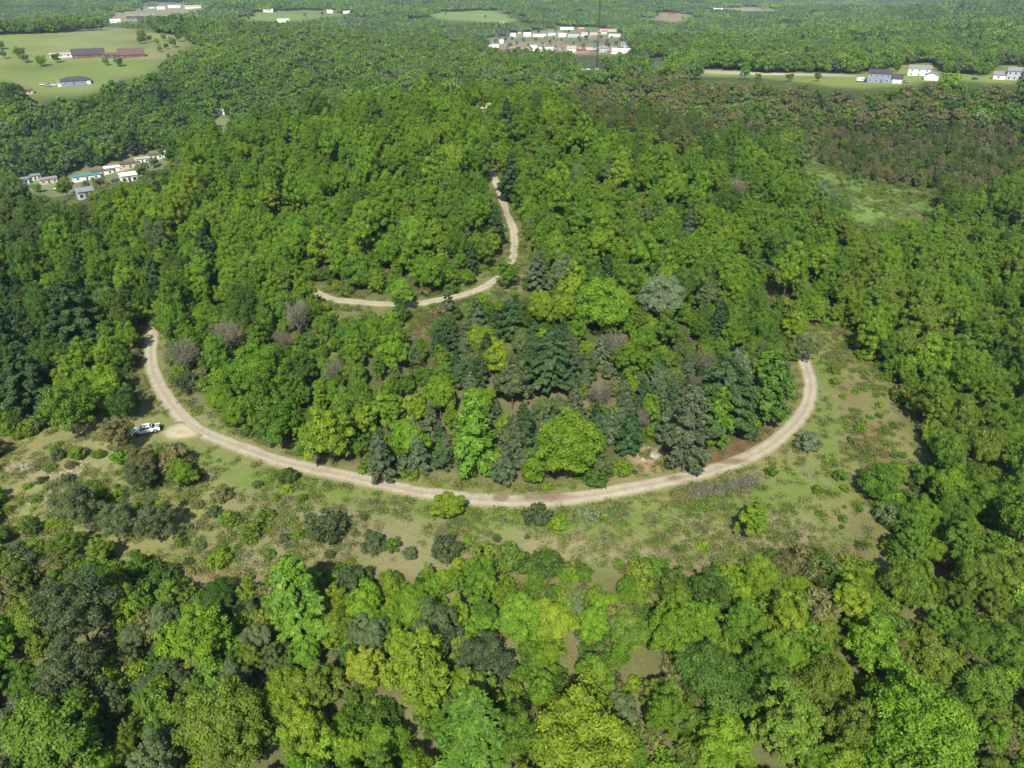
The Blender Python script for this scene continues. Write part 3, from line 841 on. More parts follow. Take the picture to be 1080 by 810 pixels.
# ------------------------------------------------------------------ scatter of a mass too many to count (forest, undergrowth, weeds)
def scatter(name, P, idx, S, rot, sources, tints, label, cat):
    """one object; its points carry copies of SOURCES and each its own tint"""
    coll = bpy.data.collections.new(name + '_sources')
    for i, me in enumerate(sources):
        coll.objects.link(bpy.data.objects.new('source_plant_%03d' % i, me))
    me = bpy.data.meshes.new(name)
    P = np.asarray(P, np.float32)
    me.vertices.add(len(P)); me.vertices.foreach_set('co', P.ravel())
    a = me.attributes.new('which', 'INT', 'POINT'); a.data.foreach_set('value', np.asarray(idx, np.int32))
    a = me.attributes.new('size', 'FLOAT_VECTOR', 'POINT'); a.data.foreach_set('vector', np.asarray(S, np.float32).ravel())
    a = me.attributes.new('turn', 'FLOAT_VECTOR', 'POINT'); a.data.foreach_set('vector', np.asarray(rot, np.float32).ravel())
    a = me.attributes.new('tint', 'FLOAT_COLOR', 'POINT'); a.data.foreach_set('color', np.column_stack([np.asarray(tints, np.float32), np.ones(len(P), np.float32)]).astype(np.float32).ravel())
    me.update()
    o = link(name, me)
    g = bpy.data.node_groups.new(name + '_nodes', 'GeometryNodeTree')
    g.interface.new_socket('Geometry', in_out='INPUT', socket_type='NodeSocketGeometry')
    g.interface.new_socket('Geometry', in_out='OUTPUT', socket_type='NodeSocketGeometry')
    N, L = g.nodes, g.links
    gi = N.new('NodeGroupInput'); go = N.new('NodeGroupOutput')
    ci = N.new('GeometryNodeCollectionInfo'); ci.inputs['Collection'].default_value = coll
    ci.inputs['Separate Children'].default_value = True; ci.inputs['Reset Children'].default_value = True
    ip = N.new('GeometryNodeInstanceOnPoints'); ip.inputs['Pick Instance'].default_value = True
    mp = N.new('GeometryNodeMeshToPoints')

    def attr(nm, tp):
        n = N.new('GeometryNodeInputNamedAttribute'); n.data_type = tp; n.inputs['Name'].default_value = nm; return n.outputs['Attribute']
    L.new(gi.outputs[0], mp.inputs['Mesh'])
    L.new(mp.outputs[0], ip.inputs['Points']); L.new(ci.outputs[0], ip.inputs['Instance'])
    L.new(attr('which', 'INT'), ip.inputs['Instance Index']); L.new(attr('size', 'FLOAT_VECTOR'), ip.inputs['Scale'])
    L.new(attr('turn', 'FLOAT_VECTOR'), ip.inputs['Rotation'])
    L.new(ip.outputs[0], go.inputs[0])
    md = o.modifiers.new('scatter', 'NODES'); md.node_group = g
    tag(o, label, cat, kind='stuff')
    return o


# ------------------------------------------------------------------ plants placed one by one: crown middle (px, py), crown width in px, family, colour, label
HAND = [
    (385, 702, 42, 'leafy', 'lemon green', 'small lemon yellow tree standing out against darker crowns below the meadow'),
    (512, 697, 66, 'leafy4', 'dark grey green', 'round dull grey-green tree between two bright trees under the meadow centre'),
    (662, 662, 50, 'leafy5', 'olive green', 'domed golden olive tree near the tan slope at bottom centre'),
    (754, 712, 100, 'leafy2', 'deep green', 'broad dark green tree amid lighter crowns, lower right of centre'),
    (610, 782, 150, 'leafy4', 'yellow green', 'largest pale yellow-green tree crown cut by the bottom edge near centre'),
    (760, 786, 74, 'leafy0', 'yellow green', 'yellow-green round tree at bottom edge right of the largest pale crown'),
    (583, 655, 48, 'leafy0', 'yellow green', 'airy yellow-green tree on the meadow rim left of the golden olive tree'),
    (741, 656, 46, 'leafy1', 'bright green', 'fresh green tree just above the broad dark green tree'),
    (803, 675, 20, 'leafy3', 'lemon green', 'tiny lemon tree right of the broad dark green tree'),
    (748, 622, 44, 'leafy1', 'deep green', 'blue-tinged deep green tree on the lower meadow rim'),
    (78, 640, 92, 'leafy4', 'dark grey green', 'wide feathery grey-green tree at lower left beyond the shrub bank'),
    (72, 713, 84, 'leafy4', 'dark grey green', 'dull grey-green tree directly below the wide feathery one at lower left'),
    (55, 775, 110, 'leafy0', 'mid green', 'big mid-green crown in the bottom left corner'),
    (137, 636, 38, 'leafy3', 'yellow green', 'slim yellow-green tree right of the wide feathery grey-green tree'),
    (213, 668, 72, 'leafy1', 'bright green', 'spiky bright green tree with black shade on its right, lower left'),
    (230, 628, 44, 'leafy2', 'deep green', 'dark blue-green tree behind the spiky bright green tree'),
    (234, 758, 118, 'leafy6', 'olive green', 'huge olive green crown on the bottom edge, left of centre'),
    (310, 625, 78, 'pine2', 'mid green', 'tall rich green layered conifer at the tan slope, lower left'),
    (366, 614, 44, 'shrub2', 'dark grey green', 'dark grey-green bush beside the tall rich green layered conifer'),
    (385, 637, 44, 'leafy0', 'bright green', 'bright green tree right below the dark grey-green bush'),
    (436, 638, 58, 'leafy2', 'bright green', 'bright green two-lobed tree at the lower edge of the tan slope'),
    (461, 662, 52, 'leafy4', 'grey green', 'soft grey-green tree below the bright green two-lobed tree'),
    (546, 650, 58, 'leafy0', 'bright green', 'even green tree on the meadow rim below the dark bush by the road'),
    (441, 706, 88, 'leafy6', 'yellow green', 'wide yellow-green tree between the lemon tree and the dull grey-green one'),
    (392, 668, 38, 'leafy4', 'grey green', 'pale grey-green tree just above the lemon yellow tree'),
    (332, 724, 52, 'leafy3', 'olive green', 'olive green narrow tree left of the lemon yellow tree'),
    (319, 762, 64, 'leafy1', 'yellow green', 'yellow-green tree on the bottom edge right of the huge olive crown'),
    (498, 768, 92, 'pine2', 'mid green', 'spreading green tree with layered boughs at the bottom edge'),
    (404, 782, 64, 'leafy5', 'bright green', 'bright green tree on the bottom edge below the lemon tree'),
    (826, 758, 92, 'leafy6', 'olive green', 'fine-leaved olive tree on the bottom edge right of centre'),
    (898, 628, 42, 'leafy3', 'yellow green', 'yellow tipped tree at the right end of the lower meadow rim'),
    (955, 617, 60, 'leafy0', 'mid green', 'mid-green tree right of the yellow tipped tree'),
    (922, 680, 64, 'leafy1', 'bright green', 'fresh green tree with black shade on its left, lower right'),
    (966, 768, 150, 'leafy0', 'bright green', 'widest bright green crown near the bottom right corner'),
    (872, 726, 84, 'leafy2', 'olive green', 'olive-tinted tree above left of the widest bright green crown'),
    (987, 697, 62, 'leafy5', 'olive green', 'olive tree with yellow tips above the widest bright green crown'),
    (1068, 684, 44, 'leafy4', 'mid green', 'mid-green tree at the right edge beside a black gap'),
    # meadow
    (472, 533, 33, 'leafy0', 'yellow green', 'small yellow-green tree overlapping the lower edge of the dirt road'),
    (568, 541, 32, 'shrub2', 'dark grey green', 'dark bush touching the muddy stretch of the road'),
    (590, 551, 22, 'shrub0', 'bright green', 'small bright shrub at the foot of the dark roadside bush'),
    (622, 541, 24, 'shrub3', 'silver green', 'low silvery shrub right of the dark roadside bush'),
    (345, 549, 50, 'shrub0', 'dark grey green', 'largest dark round bush on the tan slope below the road'),
    (393, 571, 27, 'shrub2', 'dark grey green', 'dark bush between the largest dark bush and the grey one'),
    (470, 578, 38, 'shrub0', 'dark grey green', 'grey round bush below the small yellow-green roadside tree'),
    (432, 581, 19, 'shrub0', 'grey green', 'little grey-green bush left of the grey round bush'),
    (304, 500, 22, 'shrub2', 'deep green', 'deep green shrub hugging the lower left edge of the road'),
    (301, 513, 16, 'shrub1', 'yellow green', 'yellowish shrub below the deep green shrub at the road edge'),
    (853, 463, 27, 'shrub2', 'silver green', 'lone pale round bush outside the right road bend'),
    (795, 545, 36, 'leafy3', 'bright green', 'lone fresh green tree in the right meadow'),
    (740, 573, 15, 'shrub1', 'yellow green', 'small yellow-green shrub in the middle of the right meadow'),
    (833, 597, 36, 'leafy5', 'brown green', 'yellow-brown bushy tree at the bare patch of the lower meadow'),
    (810, 597, 26, 'shrub2', 'olive green', 'golden shrub left of the yellow-brown bushy tree'),
    (928, 507, 48, 'leafy2', 'mid green', 'tree clump standing forward of the right wood edge'),
    (938, 540, 36, 'shrub0', 'grey green', 'soft grey shrub below the clump forward of the right wood'),
    (968, 545, 40, 'leafy5', 'bright green', 'bright tree behind the soft grey shrub at the right wood edge'),
    (18, 590, 36, 'shrub0', 'dark grey green', 'dark shrub at the left edge of the lower left meadow'),
    (34, 555, 20, 'shrub2', 'deep green', 'round deep green shrub in the lower left meadow'),
    (122, 457, 36, 'leafy4', 'brown green', 'brownish bush right in front of the white pickup'),
    (150, 486, 34, 'leafy4', 'brown green', 'brown bush just below the white pickup'),
    (182, 482, 36, 'shrub2', 'brown green', 'reddish brown spreading bush below the pale pull-off'),
    (130, 477, 26, 'shrub0', 'bright green', 'bright green shrub below left of the white pickup'),
    (192, 499, 32, 'leafy0', 'bright green', 'bright tree with dark shadow right of it below the pull-off'),
    (148, 502, 30, 'leafy4', 'dark grey green', 'dark grey-green small tree under the brown bush'),
    (80, 530, 46, 'leafy4', 'grey green', 'wide drab green tree at the left end of the shrub bank'),
    (123, 546, 38, 'leafy4', 'grey green', 'grey-green tree in the middle of the shrub bank'),
    (162, 548, 42, 'leafy4', 'grey green', 'dull green tree at the right end of the shrub bank'),
    (70, 572, 34, 'leafy4', 'mid green', 'green tree under the wide drab tree of the shrub bank'),
    (104, 580, 30, 'leafy1', 'olive green', 'olive tree below the grey-green tree of the shrub bank'),
    (228, 589, 28, 'shrub0', 'yellow green', 'yellow-green round shrub on the tan slope right of the shrub bank'),
    (170, 596, 11, 'shrub0', 'deep green', 'tiny dark ball shrub below the shrub bank'),
    (232, 519, 22, 'shrub2', 'brown green', 'brownish shrub right of the shrub bank nearest the road'),
    (243, 545, 26, 'shrub1', 'mid green', 'green shrub below the brownish shrub on the tan slope'),
    (262, 558, 30, 'shrub1', 'olive green', 'olive green spreading shrub on the tan slope'),
    (281, 541, 22, 'shrub3', 'mid green', 'low green shrub left of the largest dark bush'),
    (128, 422, 34, 'leafy4', 'deep green', 'dark feathery tree above the white pickup'),
    (72, 428, 50, 'leafy4', 'mid green', 'broad tree left of the dark feathery tree above the pickup'),
    (105, 402, 40, 'leafy0', 'bright green', 'bright tree above the dark feathery tree near the left bend'),
    (28, 448, 26, 'shrub0', 'olive green', 'olive shrub on the meadow edge left of the broad tree'),
    (850, 365, 26, 'leafy4', 'grey green', 'greyish tree at the spot where the right road end disappears'),
    # inside the loop
    (197, 401, 28, 'shrub2', 'dark grey green', 'dark shrub just inside the left road bend'),
    (182, 362, 20, 'shrub0', 'mid green', 'shrub at the spot where the road emerges from the left wood'),
    (226, 402, 38, 'shrub0', 'mid green', 'long green shrub between the dark shrub and the big round tree'),
    (270, 386, 62, 'leafy0', 'bright green', 'big round bright tree inside the left road bend'),
    (248, 432, 34, 'leafy5', 'bright green', 'bright round tree nearest the road inside the left bend'),
    (292, 443, 46, 'leafy1', 'mid green', 'green tree between the nearest round tree and the yellow-green one'),
    (345, 457, 52, 'leafy1', 'yellow green', 'glowing yellow-green tree on the inner road verge'),
    (400, 482, 30, 'pine1', 'grey pine green', 'small grey pine right of the glowing yellow-green tree'),
    (441, 478, 24, 'pine1', 'grey pine green', 'small grey pine on the verge near the loop centre'),
    (598, 466, 82, 'leafy0', 'bright green', 'brightest broad tree at the inner road verge, bottom of the loop'),
    (655, 492, 26, 'shrub0', 'bright green', 'bright shrub right of the brightest broad tree'),
    (500, 455, 52, 'pine1', 'mid green', 'green pointed tree left of the brightest broad tree'),
    (408, 428, 38, 'leafy3', 'bright green', 'pointed bright tree above the small grey pine'),
    (440, 428, 32, 'leafy3', 'yellow green', 'yellow-green pointed tree among the dull pines'),
    (580, 378, 56, 'pine2', 'blue green', 'bluish full pine in the middle of the loop'),
    (765, 412, 72, 'pine0', 'blue green', 'tallest dark layered pine inside the right bend'),
    (728, 448, 52, 'pine1', 'grey pine green', 'dull green pine left of the tallest layered pine'),
    (758, 436, 36, 'pine1', 'mid green', 'green pine at the foot of the tallest layered pine'),
    (815, 405, 46, 'pine0', 'deep green', 'green pine between the tallest layered pine and the road'),
    (699, 312, 54, 'leafy4', 'silver green', 'silvery tree on the upper part of the hill'),
    (636, 320, 66, 'leafy0', 'bright green', 'vivid green round tree left of the silvery tree'),
    (567, 286, 26, 'pine0', 'grey pine green', 'dark narrow pine right of the hairpin of the upper track'),
    (534, 286, 26, 'leafy4', 'mid green', 'small tree overhanging the hairpin of the upper track'),
    (473, 321, 20, 'pine3', 'grey pine green', 'thin grey pine crossing the upper track'),
    (503, 333, 24, 'pine1', 'grey pine green', 'grey pine below the upper track hairpin'),
    (424, 308, 30, 'leafy0', 'bright green', 'bright tree covering part of the upper track'),
    (523, 237, 22, 'pine1', 'dark pine green', 'dark pine left of the straight upper track'),
    (538, 185, 26, 'pine0', 'dark pine green', 'dark pine where the upper track vanishes'),
    (727, 238, 20, 'pine1', 'grey pine green', 'dark lone conifer high on the right hillside'),
    (353, 390, 27, 'bare', 'purple grey', 'leafless grey tree inside the loop left of the pointed bright tree'),
    (648, 365, 30, 'bare', 'purple grey', 'leafless purplish tree below the silvery tree'),
    (632, 415, 26, 'bare', 'purple grey', 'leafless brownish tree right of the bluish full pine'),
    (675, 440, 24, 'bare', 'purple grey', 'bare twiggy tree over the dirt scar inside the loop'),
    (775, 200, 24, 'bare', 'grey', 'pale bare-branched tree on the right ridge'),
    (22, 395, 60, 'pine2', 'dark pine green', 'very dark layered pine at the left edge'),
    (75, 330, 60, 'pine2', 'dark pine green', 'dark flat-topped pine up from the pickup, left side'),
    (12, 98, 30, 'leafy2', 'deep green', 'lone dark tree at the left border of the hill pasture'),
]

placed = []                       # (x, y, R)
GRID = {}


def near_hit(x, y, r, k):
    gx, gy = int(x // 8), int(y // 8)
    for ax in (gx - 1, gx, gx + 1):
        for ay in (gy - 1, gy, gy + 1):
            for (bx, by, br) in GRID.get((ax, ay), ()):
                if (bx - x) ** 2 + (by - y) ** 2 < ((r + br) * k) ** 2: return True
    return False


def occupy(x, y, r): GRID.setdefault((int(x // 8), int(y // 8)), []).append((x, y, r))


KEYS = {'leafy': LEAFY, 'pine': PINES, 'bare': BARES, 'shrub': SHRUBS}
PLANTS = []                       # dicts
for (px, py, w, fam, colr, lab) in HAND:
    key = fam if fam in PROTO else random.choice(KEYS[fam])
    x, y, dep = unproject(px, py, 4)
    if w > 56 and py > 590: w *= .84
    rw = w / 2 * dep / F
    if rw > 5.4 and key.startswith('leafy'): key = 'greatleafy'
    if rw > 4.4 and key.startswith('pine'): key = 'greatpine'
    pr = PROTO[key]; s = rw / pr['R']
    for _ in range(3):
        x, y, dep = unproject(px, py, pr['H'] * s * .55); s = (w / 2 * dep / F) / pr['R']
    sz = s if key.startswith('shrub') or fam.startswith('pine') else min(s, 1.25) * (1 if s > .7 else .75 + .25 * s / .7 * 1)
    x, y, dep = unproject(px, py, pr['H'] * sz * .55)
    z = float(height(x, y))
    PLANTS.append(dict(x=x, y=y, z=z, key=key, s=s, sz=sz, col=colr, px=px, py=py, label=lab, hand=True, fam=('shrub' if key.startswith('shrub') else key.rstrip('0123456789').replace('great', ''))))
    occupy(x, y, s * pr['R'])
for P in (ROADW, UPW):
    for p in P[::2]: occupy(p[0], p[1], 1.2)


def mass_ok(x, y, z, H, Rr):
    jx = (float(vnoise(x, y, 14, 71)) - .5) * 14 * (y > 230)
    """no crown where the photograph shows open ground"""
    d = math.hypot(x, y)
    a, b, dep = project(x + Rr * np.array([0, 0, -.8, .8, 0]), y, z + H * np.array([.5, .92, .5, .5, .05]))
    return bool(dep.min() < 3 or not open_at(a + jx, b + jx * .3).any())


def in_any(px, py, polys):
    return any(in_poly(np.array([px]), np.array([py]), p)[0] for p in polys)


THICKET = [[(55, 470), (120, 450), (210, 480), (250, 520), (230, 560), (200, 600), (60, 600), (50, 540)]]
SPARSE = [[(235, 500), (330, 520), (480, 570), (480, 600), (260, 620), (215, 590)], [(860, 500), (890, 470), (930, 500), (960, 590), (860, 590)], [(870, 370), (960, 410), (970, 500), (890, 440)],
          [(0, 500), (60, 500), (70, 600), (0, 600)], [(0, 440), (130, 400), (170, 400), (160, 440), (60, 470)], [(480, 560), (700, 590), (700, 610), (480, 600)], [(240, 440), (420, 490), (520, 505), (700, 490), (700, 500), (520, 515), (300, 485)],
          [(172, 350), (190, 360), (200, 420), (240, 450), (220, 440), (180, 390)], [(555, 250), (600, 300), (560, 330), (500, 325)], [(880, 185), (980, 205), (930, 232)]]

DENS_T = np.zeros((PH2, PW2), int)
for _p in SPARSE: raster(_p, DENS_T, 1)
for _p in THICKET: raster(_p, DENS_T, 2)

# candidate spots of the near woods
cand = []
y = 28.0
while y < 425:
    half = (y * CP + 60) * .80 + 14
    x = -half
    while x < half:
        cand.append((x + random.uniform(-2, 2), y + random.uniform(-2, 2))); x += 2.6
    y += 2.6
random.shuffle(cand)
CX = np.array(cand); CZ = height(CX[:, 0], CX[:, 1]); CA = project(CX[:, 0], CX[:, 1], CZ + 5); CB = project(CX[:, 0], CX[:, 1], CZ + .6)
for i in range(len(CX)):
    x, y = CX[i]; z = float(CZ[i])
    if near_hit(x, y, 1.8, .62): continue
    a, b, dep = CA[0][i], CA[1][i], CA[2][i]
    if dep > 3 and not (-130 < a < PW + 130): continue
    if (a < 8 or a > PW + 60) and 400 < b < 660 and a < 8: continue
    rr = random.random()
    Rr = 1.75 + 2.15 * rr ** 1.5
    if 88 < y < 150 and abs(x + 5) < 75: Rr *= .86
    if b > 560: Rr *= .80
    if b > 620 and random.random() < .15: Rr *= 1.4
    if near_hit(x, y, Rr, .70): continue
    fam, colr = pick_type(float(a), float(b), random.random(), x, y)
    key = random.choice(KEYS[fam]); pr = PROTO[key]
    if int(lookup(ZONE_T, a, b, -1)) == 3: Rr *= .62
    if fam == 'pine': Rr *= .78
    s = Rr / pr['R']
    sz = s * random.choice((1, 1, 1.15)) * random.uniform(.95, 1.4)
    if fam == 'pine': sz = s * random.uniform(.95, 1.25)
    sz = min(sz, 1.25)
    if not mass_ok(x, y, z, pr['H'] * sz, Rr): continue
    PLANTS.append(dict(x=x, y=y, z=z, key=key, s=s, sz=sz, col=colr, px=float(a), py=float(b), label=None, hand=False, fam=fam))
    occupy(x, y, Rr)
# young trees fill the gaps
for i in range(len(CX)):
    x, y = CX[i][0] + 1.3, CX[i][1] + 1.3; z = float(CZ[i])
    if y > 230: continue
    a, b, dep = CA[0][i], CA[1][i], CA[2][i]
    if dep > 3 and not (-100 < a < PW + 100): continue
    Rr = random.uniform(1.0, 1.9)
    if near_hit(x, y, Rr, .62): continue
    fam, colr = pick_type(float(a), float(b), random.random())
    if fam == 'bare' : continue
    key = random.choice(KEYS[fam] if random.random() < .6 or fam == 'pine' else SHRUBS[:3]); pr = PROTO[key]
    s = Rr / pr['R']; sz = s * random.uniform(1.0, 1.5)
    if not mass_ok(x, y, z, pr['H'] * sz, Rr): continue
    PLANTS.append(dict(x=x, y=y, z=z, key=key, s=s, sz=sz, col=colr, px=float(a), py=float(b), label=None, hand=False, fam='shrub' if key.startswith('shrub') else fam, young=True))
    occupy(x, y, Rr)

# shrubs of the meadow
nsh = 0
for i in range(len(CX)):
    ii = (i * 7) % len(CX); x, y = CX[ii]; z = float(CZ[ii])
    if y > 330: continue
    a, b, dep = CB[0][ii], CB[1][ii], CB[2][ii]
    a = float(a); b = float(b)
    if not (0 < a < PW and 0 < b < PH) or not open_at(np.array([a]), np.array([b]))[0]: continue
    if 140 < a < 222 and 438 < b < 470: continue
    dv = int(lookup(DENS_T, a, b)); dense = dv == 2; sp = dv == 1
    if random.random() > (.75 if dense else .55 if sp else .06): continue
    Rr = random.uniform(.45, 1.5) * (1.25 if dense else .85)
    if near_hit(x, y, Rr + .3, .75): continue
    key = random.choice(SHRUBS); pr = PROTO[key]; s = Rr / pr['R']
    colr = random.choices(['mid green', 'olive green', 'bright green', 'dark grey green', 'grey green', 'yellow green', 'brown green'], [3, 3, 2, 3, 2, 1.5, 1.2])[0]
    PLANTS.append(dict(x=x, y=y, z=z, key=key, s=s, sz=s * random.uniform(.8, 1.2), col=colr, px=a, py=b, label=None, hand=False, fam='shrub'))
    occupy(x, y, Rr); nsh += 1

# ------------------------------------------------------------------ which plants are individuals
LIMIT = {'leafy': 300, 'pine': 150, 'bare': 60, 'shrub': 280}
NAME = {'leafy': 'broadleaf_tree', 'pine': 'pine_tree', 'bare': 'bare_tree', 'shrub': 'shrub'}
NOUN = {'leafy': 'tree', 'pine': 'pine', 'bare': 'leafless tree', 'shrub': 'shrub'}
CAT = {'leafy': 'tree', 'pine': 'tree', 'bare': 'tree', 'shrub': 'shrub'}
GROUP = {'leafy': 'broadleaf trees of the hillside woods', 'pine': 'pines of the hillside woods', 'bare': 'leafless trees among the woods', 'shrub': 'shrubs scattered over the meadow'}
for p in PLANTS:
    pr = PROTO[p['key']]
    a, b, dep = project(p['x'], p['y'], p['z'] + pr['H'] * p['sz'] * .6)
    p['px'], p['py'], p['dep'] = float(a), float(b), float(dep)
    p['r'] = pr['R'] * p['s']; p['area'] = (p['r'] / max(p['dep'], 5)) ** 2
    rp = p['r'] / max(p['dep'], 5) * F
    p['inview'] = dep > 5 and -rp * .5 < a < PW + rp * .5 and -rp < b < PH + rp * .45
chosen = []
for fam, lim in LIMIT.items():
    c = [p for p in PLANTS if p['fam'] == fam and p['inview']]
    c.sort(key=lambda p: (not p['hand'], -p['area'])); chosen += c[:lim]
ids = set(id(p) for p in chosen)

# landmarks used to tell the plants apart
MARKS = [(60, 785, 'in the bottom left corner'), (60, 715, 'along the left edge near the bottom'), (60, 640, 'below the left shrub bank'), (150, 700, 'left of the spiky bright tree'),
         (150, 640, 'between shrub bank and spiky bright tree'), (150, 780, 'left of the huge olive crown'), (230, 700, 'above the huge olive crown'), (230, 640, 'around the spiky bright tree'), (230, 790, 'beside the huge olive crown'),
         (310, 670, 'below the rich green layered conifer'), (310, 720, 'left of the lemon yellow tree'), (310, 785, 'on the bottom edge below the olive tree'), (385, 650, 'above the lemon yellow tree'), (395, 735, 'below the lemon yellow tree'),
         (395, 790, 'on the bottom edge under the lemon tree'), (460, 620, 'at the tan slope below the grey bush'), (470, 670, 'above the dull grey-green tree'), (470, 740, 'below the wide yellow-green tree'), (500, 795, 'on the bottom edge left of centre'),
         (540, 610, 'on the meadow rim below the roadside bush'), (560, 680, 'right of the dull grey-green tree'), (560, 740, 'above the largest pale crown'), (620, 620, 'on the rim above the golden olive tree'), (640, 700, 'below the golden olive tree'),
         (680, 760, 'right of the largest pale crown'), (700, 640, 'right of the golden olive tree'), (690, 795, 'on the bottom edge right of centre'), (740, 620, 'on the rim below the meadow shrub'), (820, 640, 'below the bare patch of the meadow'), (820, 700, 'right of the broad dark tree'),
         (830, 790, 'beside the fine-leaved olive tree'), (880, 660, 'around the black gap at lower right'), (890, 790, 'left of the widest bright crown'), (960, 640, 'below the right wood edge clump'), (960, 710, 'above the widest bright crown'), (1040, 740, 'right of the widest bright crown'),
         (1040, 790, 'in the bottom right corner'), (1040, 640, 'at the right edge above the black gap'), (1040, 580, 'on the right edge beside the meadow end'), (990, 560, 'behind the bright right edge tree'), (1000, 500, 'right of the clump before the wood'), (1050, 520, 'on the right edge at meadow height'),
         (985, 440, 'along the dark right wood edge'), (1050, 450, 'deep in the right wood'), (960, 390, 'where the right wood meets the meadow'), (1040, 380, 'in the right wood level with the bend'), (900, 330, 'above the right road bend'), (980, 330, 'far up the right wood'),
         (850, 310, 'beside the hidden dirt bank'), (220, 330, 'above the left road bend'), (150, 320, 'where the left road end vanishes'), (80, 370, 'right of the very dark pine'), (20, 430, 'below the very dark pine'), (20, 350, 'above the very dark pine'),
         (90, 420, 'above the pickup'), (210, 380, 'just inside the left bend'), (300, 340, 'left of the upper track end'), (300, 420, 'around the big round bright tree'), (380, 360, 'below the left part of upper track'), (370, 420, 'left of the pointed bright tree'),
         (430, 380, 'below the upper track'), (450, 460, 'by the road at loop centre left'), (510, 370, 'below the upper track hairpin'), (520, 420, 'left of the bluish pine foot'), (580, 420, 'below the bluish full pine'), (640, 380, 'right of the bluish full pine'),
         (640, 440, 'right of the brightest broad tree'), (700, 360, 'below the silvery tree'), (700, 420, 'left of the tallest layered pine'), (740, 340, 'right of the silvery tree'), (780, 370, 'above the tallest layered pine'), (820, 350, 'above the right end of road'),
         (820, 430, 'inside the right bend'), (600, 280, 'right of the upper track hairpin'), (660, 270, 'above the silvery tree'), (480, 270, 'left of the straight upper track'), (400, 260, 'above the left part of upper track'), (250, 250, 'on the ridge above the left bend'), (420, 180, 'on the hilltop'), (700, 200, 'high on the right hillside'),
         # shrubs
         (120, 470, 'in front of the pickup'), (90, 510, 'at the top of the shrub bank'), (160, 520, 'right of the dark tree in the shrub bank'), (90, 560, 'low in the shrub bank'), (160, 580, 'below the shrub bank'), (220, 530, 'on the slope right of the shrub bank'),
         (200, 500, 'below the pull-off'), (260, 500, 'just below the left road bend'), (290, 560, 'left of the largest dark bush'), (280, 600, 'at the foot of the tan slope'), (360, 580, 'below the largest dark bush'), (400, 530, 'right of the largest dark bush'),
         (430, 560, 'around the grey round bush'), (500, 560, 'below the yellow-green roadside tree'), (560, 570, 'below the dark roadside bush'), (640, 570, 'in the middle meadow'), (700, 550, 'below the muddy ditch'), (760, 560, 'left of the lone meadow tree'),
         (840, 540, 'right of the lone meadow tree'), (850, 490, 'below the lone pale bush'), (890, 430, 'in the meadow right of the bend'), (930, 440, 'before the dark right wood edge'), (890, 380, 'in the top of the right meadow'), (900, 500, 'left of the clump before the wood'),
         (890, 560, 'below the rusty meadow patch'), (20, 520, 'in the left meadow'), (30, 590, 'in the lower left meadow corner'), (30, 470, 'at the left meadow top'), (150, 400, 'outside the left bend'), (190, 380, 'inside the left bend verge'), (260, 450, 'on the inner verge, left'),
         (350, 480, 'on the inner verge below the yellow-green tree'), (470, 500, 'on the inner verge at loop centre'), (690, 490, 'by the dirt scar'), (500, 310, 'beside the upper track hairpin'), (900, 210, 'in the small far clearing')]
ORD = ['', 'leftmost', 'second from left', 'third from left', 'fourth from left', 'fifth from left', 'sixth from left', 'seventh from left', 'eighth from left', 'ninth from left', 'tenth from left', 'eleventh from left', 'twelfth from left', 'thirteenth from left', 'fourteenth from left', 'fifteenth from left']
cls = {}
for p in chosen:
    j = min(range(len(MARKS)), key=lambda k: (MARKS[k][0] - p['px']) ** 2 + (1.4 * (MARKS[k][1] - p['py'])) ** 2)
    p['mark'] = MARKS[j][2]
    cls.setdefault((p['fam'], p['col'], p['mark']), []).append(p)
for (fam, colr, mark), L_ in cls.items():
    L_ = [p for p in L_ if not p['hand']]
    if not L_: continue
    L_.sort(key=lambda p: p['px'])
    look = {'purple grey': 'purplish', 'dark pine green': 'dark', 'grey pine green': 'dull grey-green', 'blue green': 'bluish', 'grey': 'pale grey'}.get(colr, colr)
    for k, p in enumerate(L_):
        nn = NOUN[fam]
        if len(L_) == 1: p['label'] = 'only other %s %s %s' % (look, nn, mark) if any(q['hand'] for q in cls[(fam, colr, mark)]) else 'the one %s %s %s' % (look, nn, mark)
        else: p['label'] = '%s of the %s %ss %s' % (ORD[min(k + 1, 15)], look, nn, mark)

for p in chosen:
    if len(p['label'].split()) > 16: p['label'] = p['label'].replace(' the ', ' ')
    pr = PROTO[p['key']]
    root = link(NAME[p['fam']], None, None, (p['x'], p['y'], p['z'] - .12), random.uniform(0, 6.28), (p['s'], p['s'], p['sz']))
    tag(root, p['label'], CAT[p['fam']], GROUP[p['fam']])
    c = link('foliage' if p['fam'] == 'shrub' else 'twigs' if p['fam'] == 'bare' else 'crown', pr['crown'], root); c.color = (*PAL[p['col']], 1)
    link('stem' if p['fam'] == 'shrub' else 'trunk', pr['trunk'], root)

# ------------------------------------------------------------------ the rest of the woods: one object
SRC, SRC_ID, FT = [], {}, []


def src(key, colr):
    if key not in SRC_ID: SRC_ID[key] = len(SRC); SRC.append(PROTO[key]['joined'] if key in PROTO else STANDS[key])
    c = np.array(PAL[colr]); c2 = np.array(PAL[random.choice(('mid green', 'bright green'))]) if key[0] in 'ls' and key != 'lowpine' else c
    FT.append(c * .82 + c2 * .18)
    return SRC_ID[key]


FP, FI, FS, FR = [], [], [], []
for p in PLANTS:
    if id(p) in ids: continue
    FP.append((p['x'], p['y'], p['z'] - .12)); FI.append(src(p['key'], p['col'])); FS.append((p['s'], p['s'], p['sz'])); FR.append((0, 0, random.uniform(0, 6.28)))

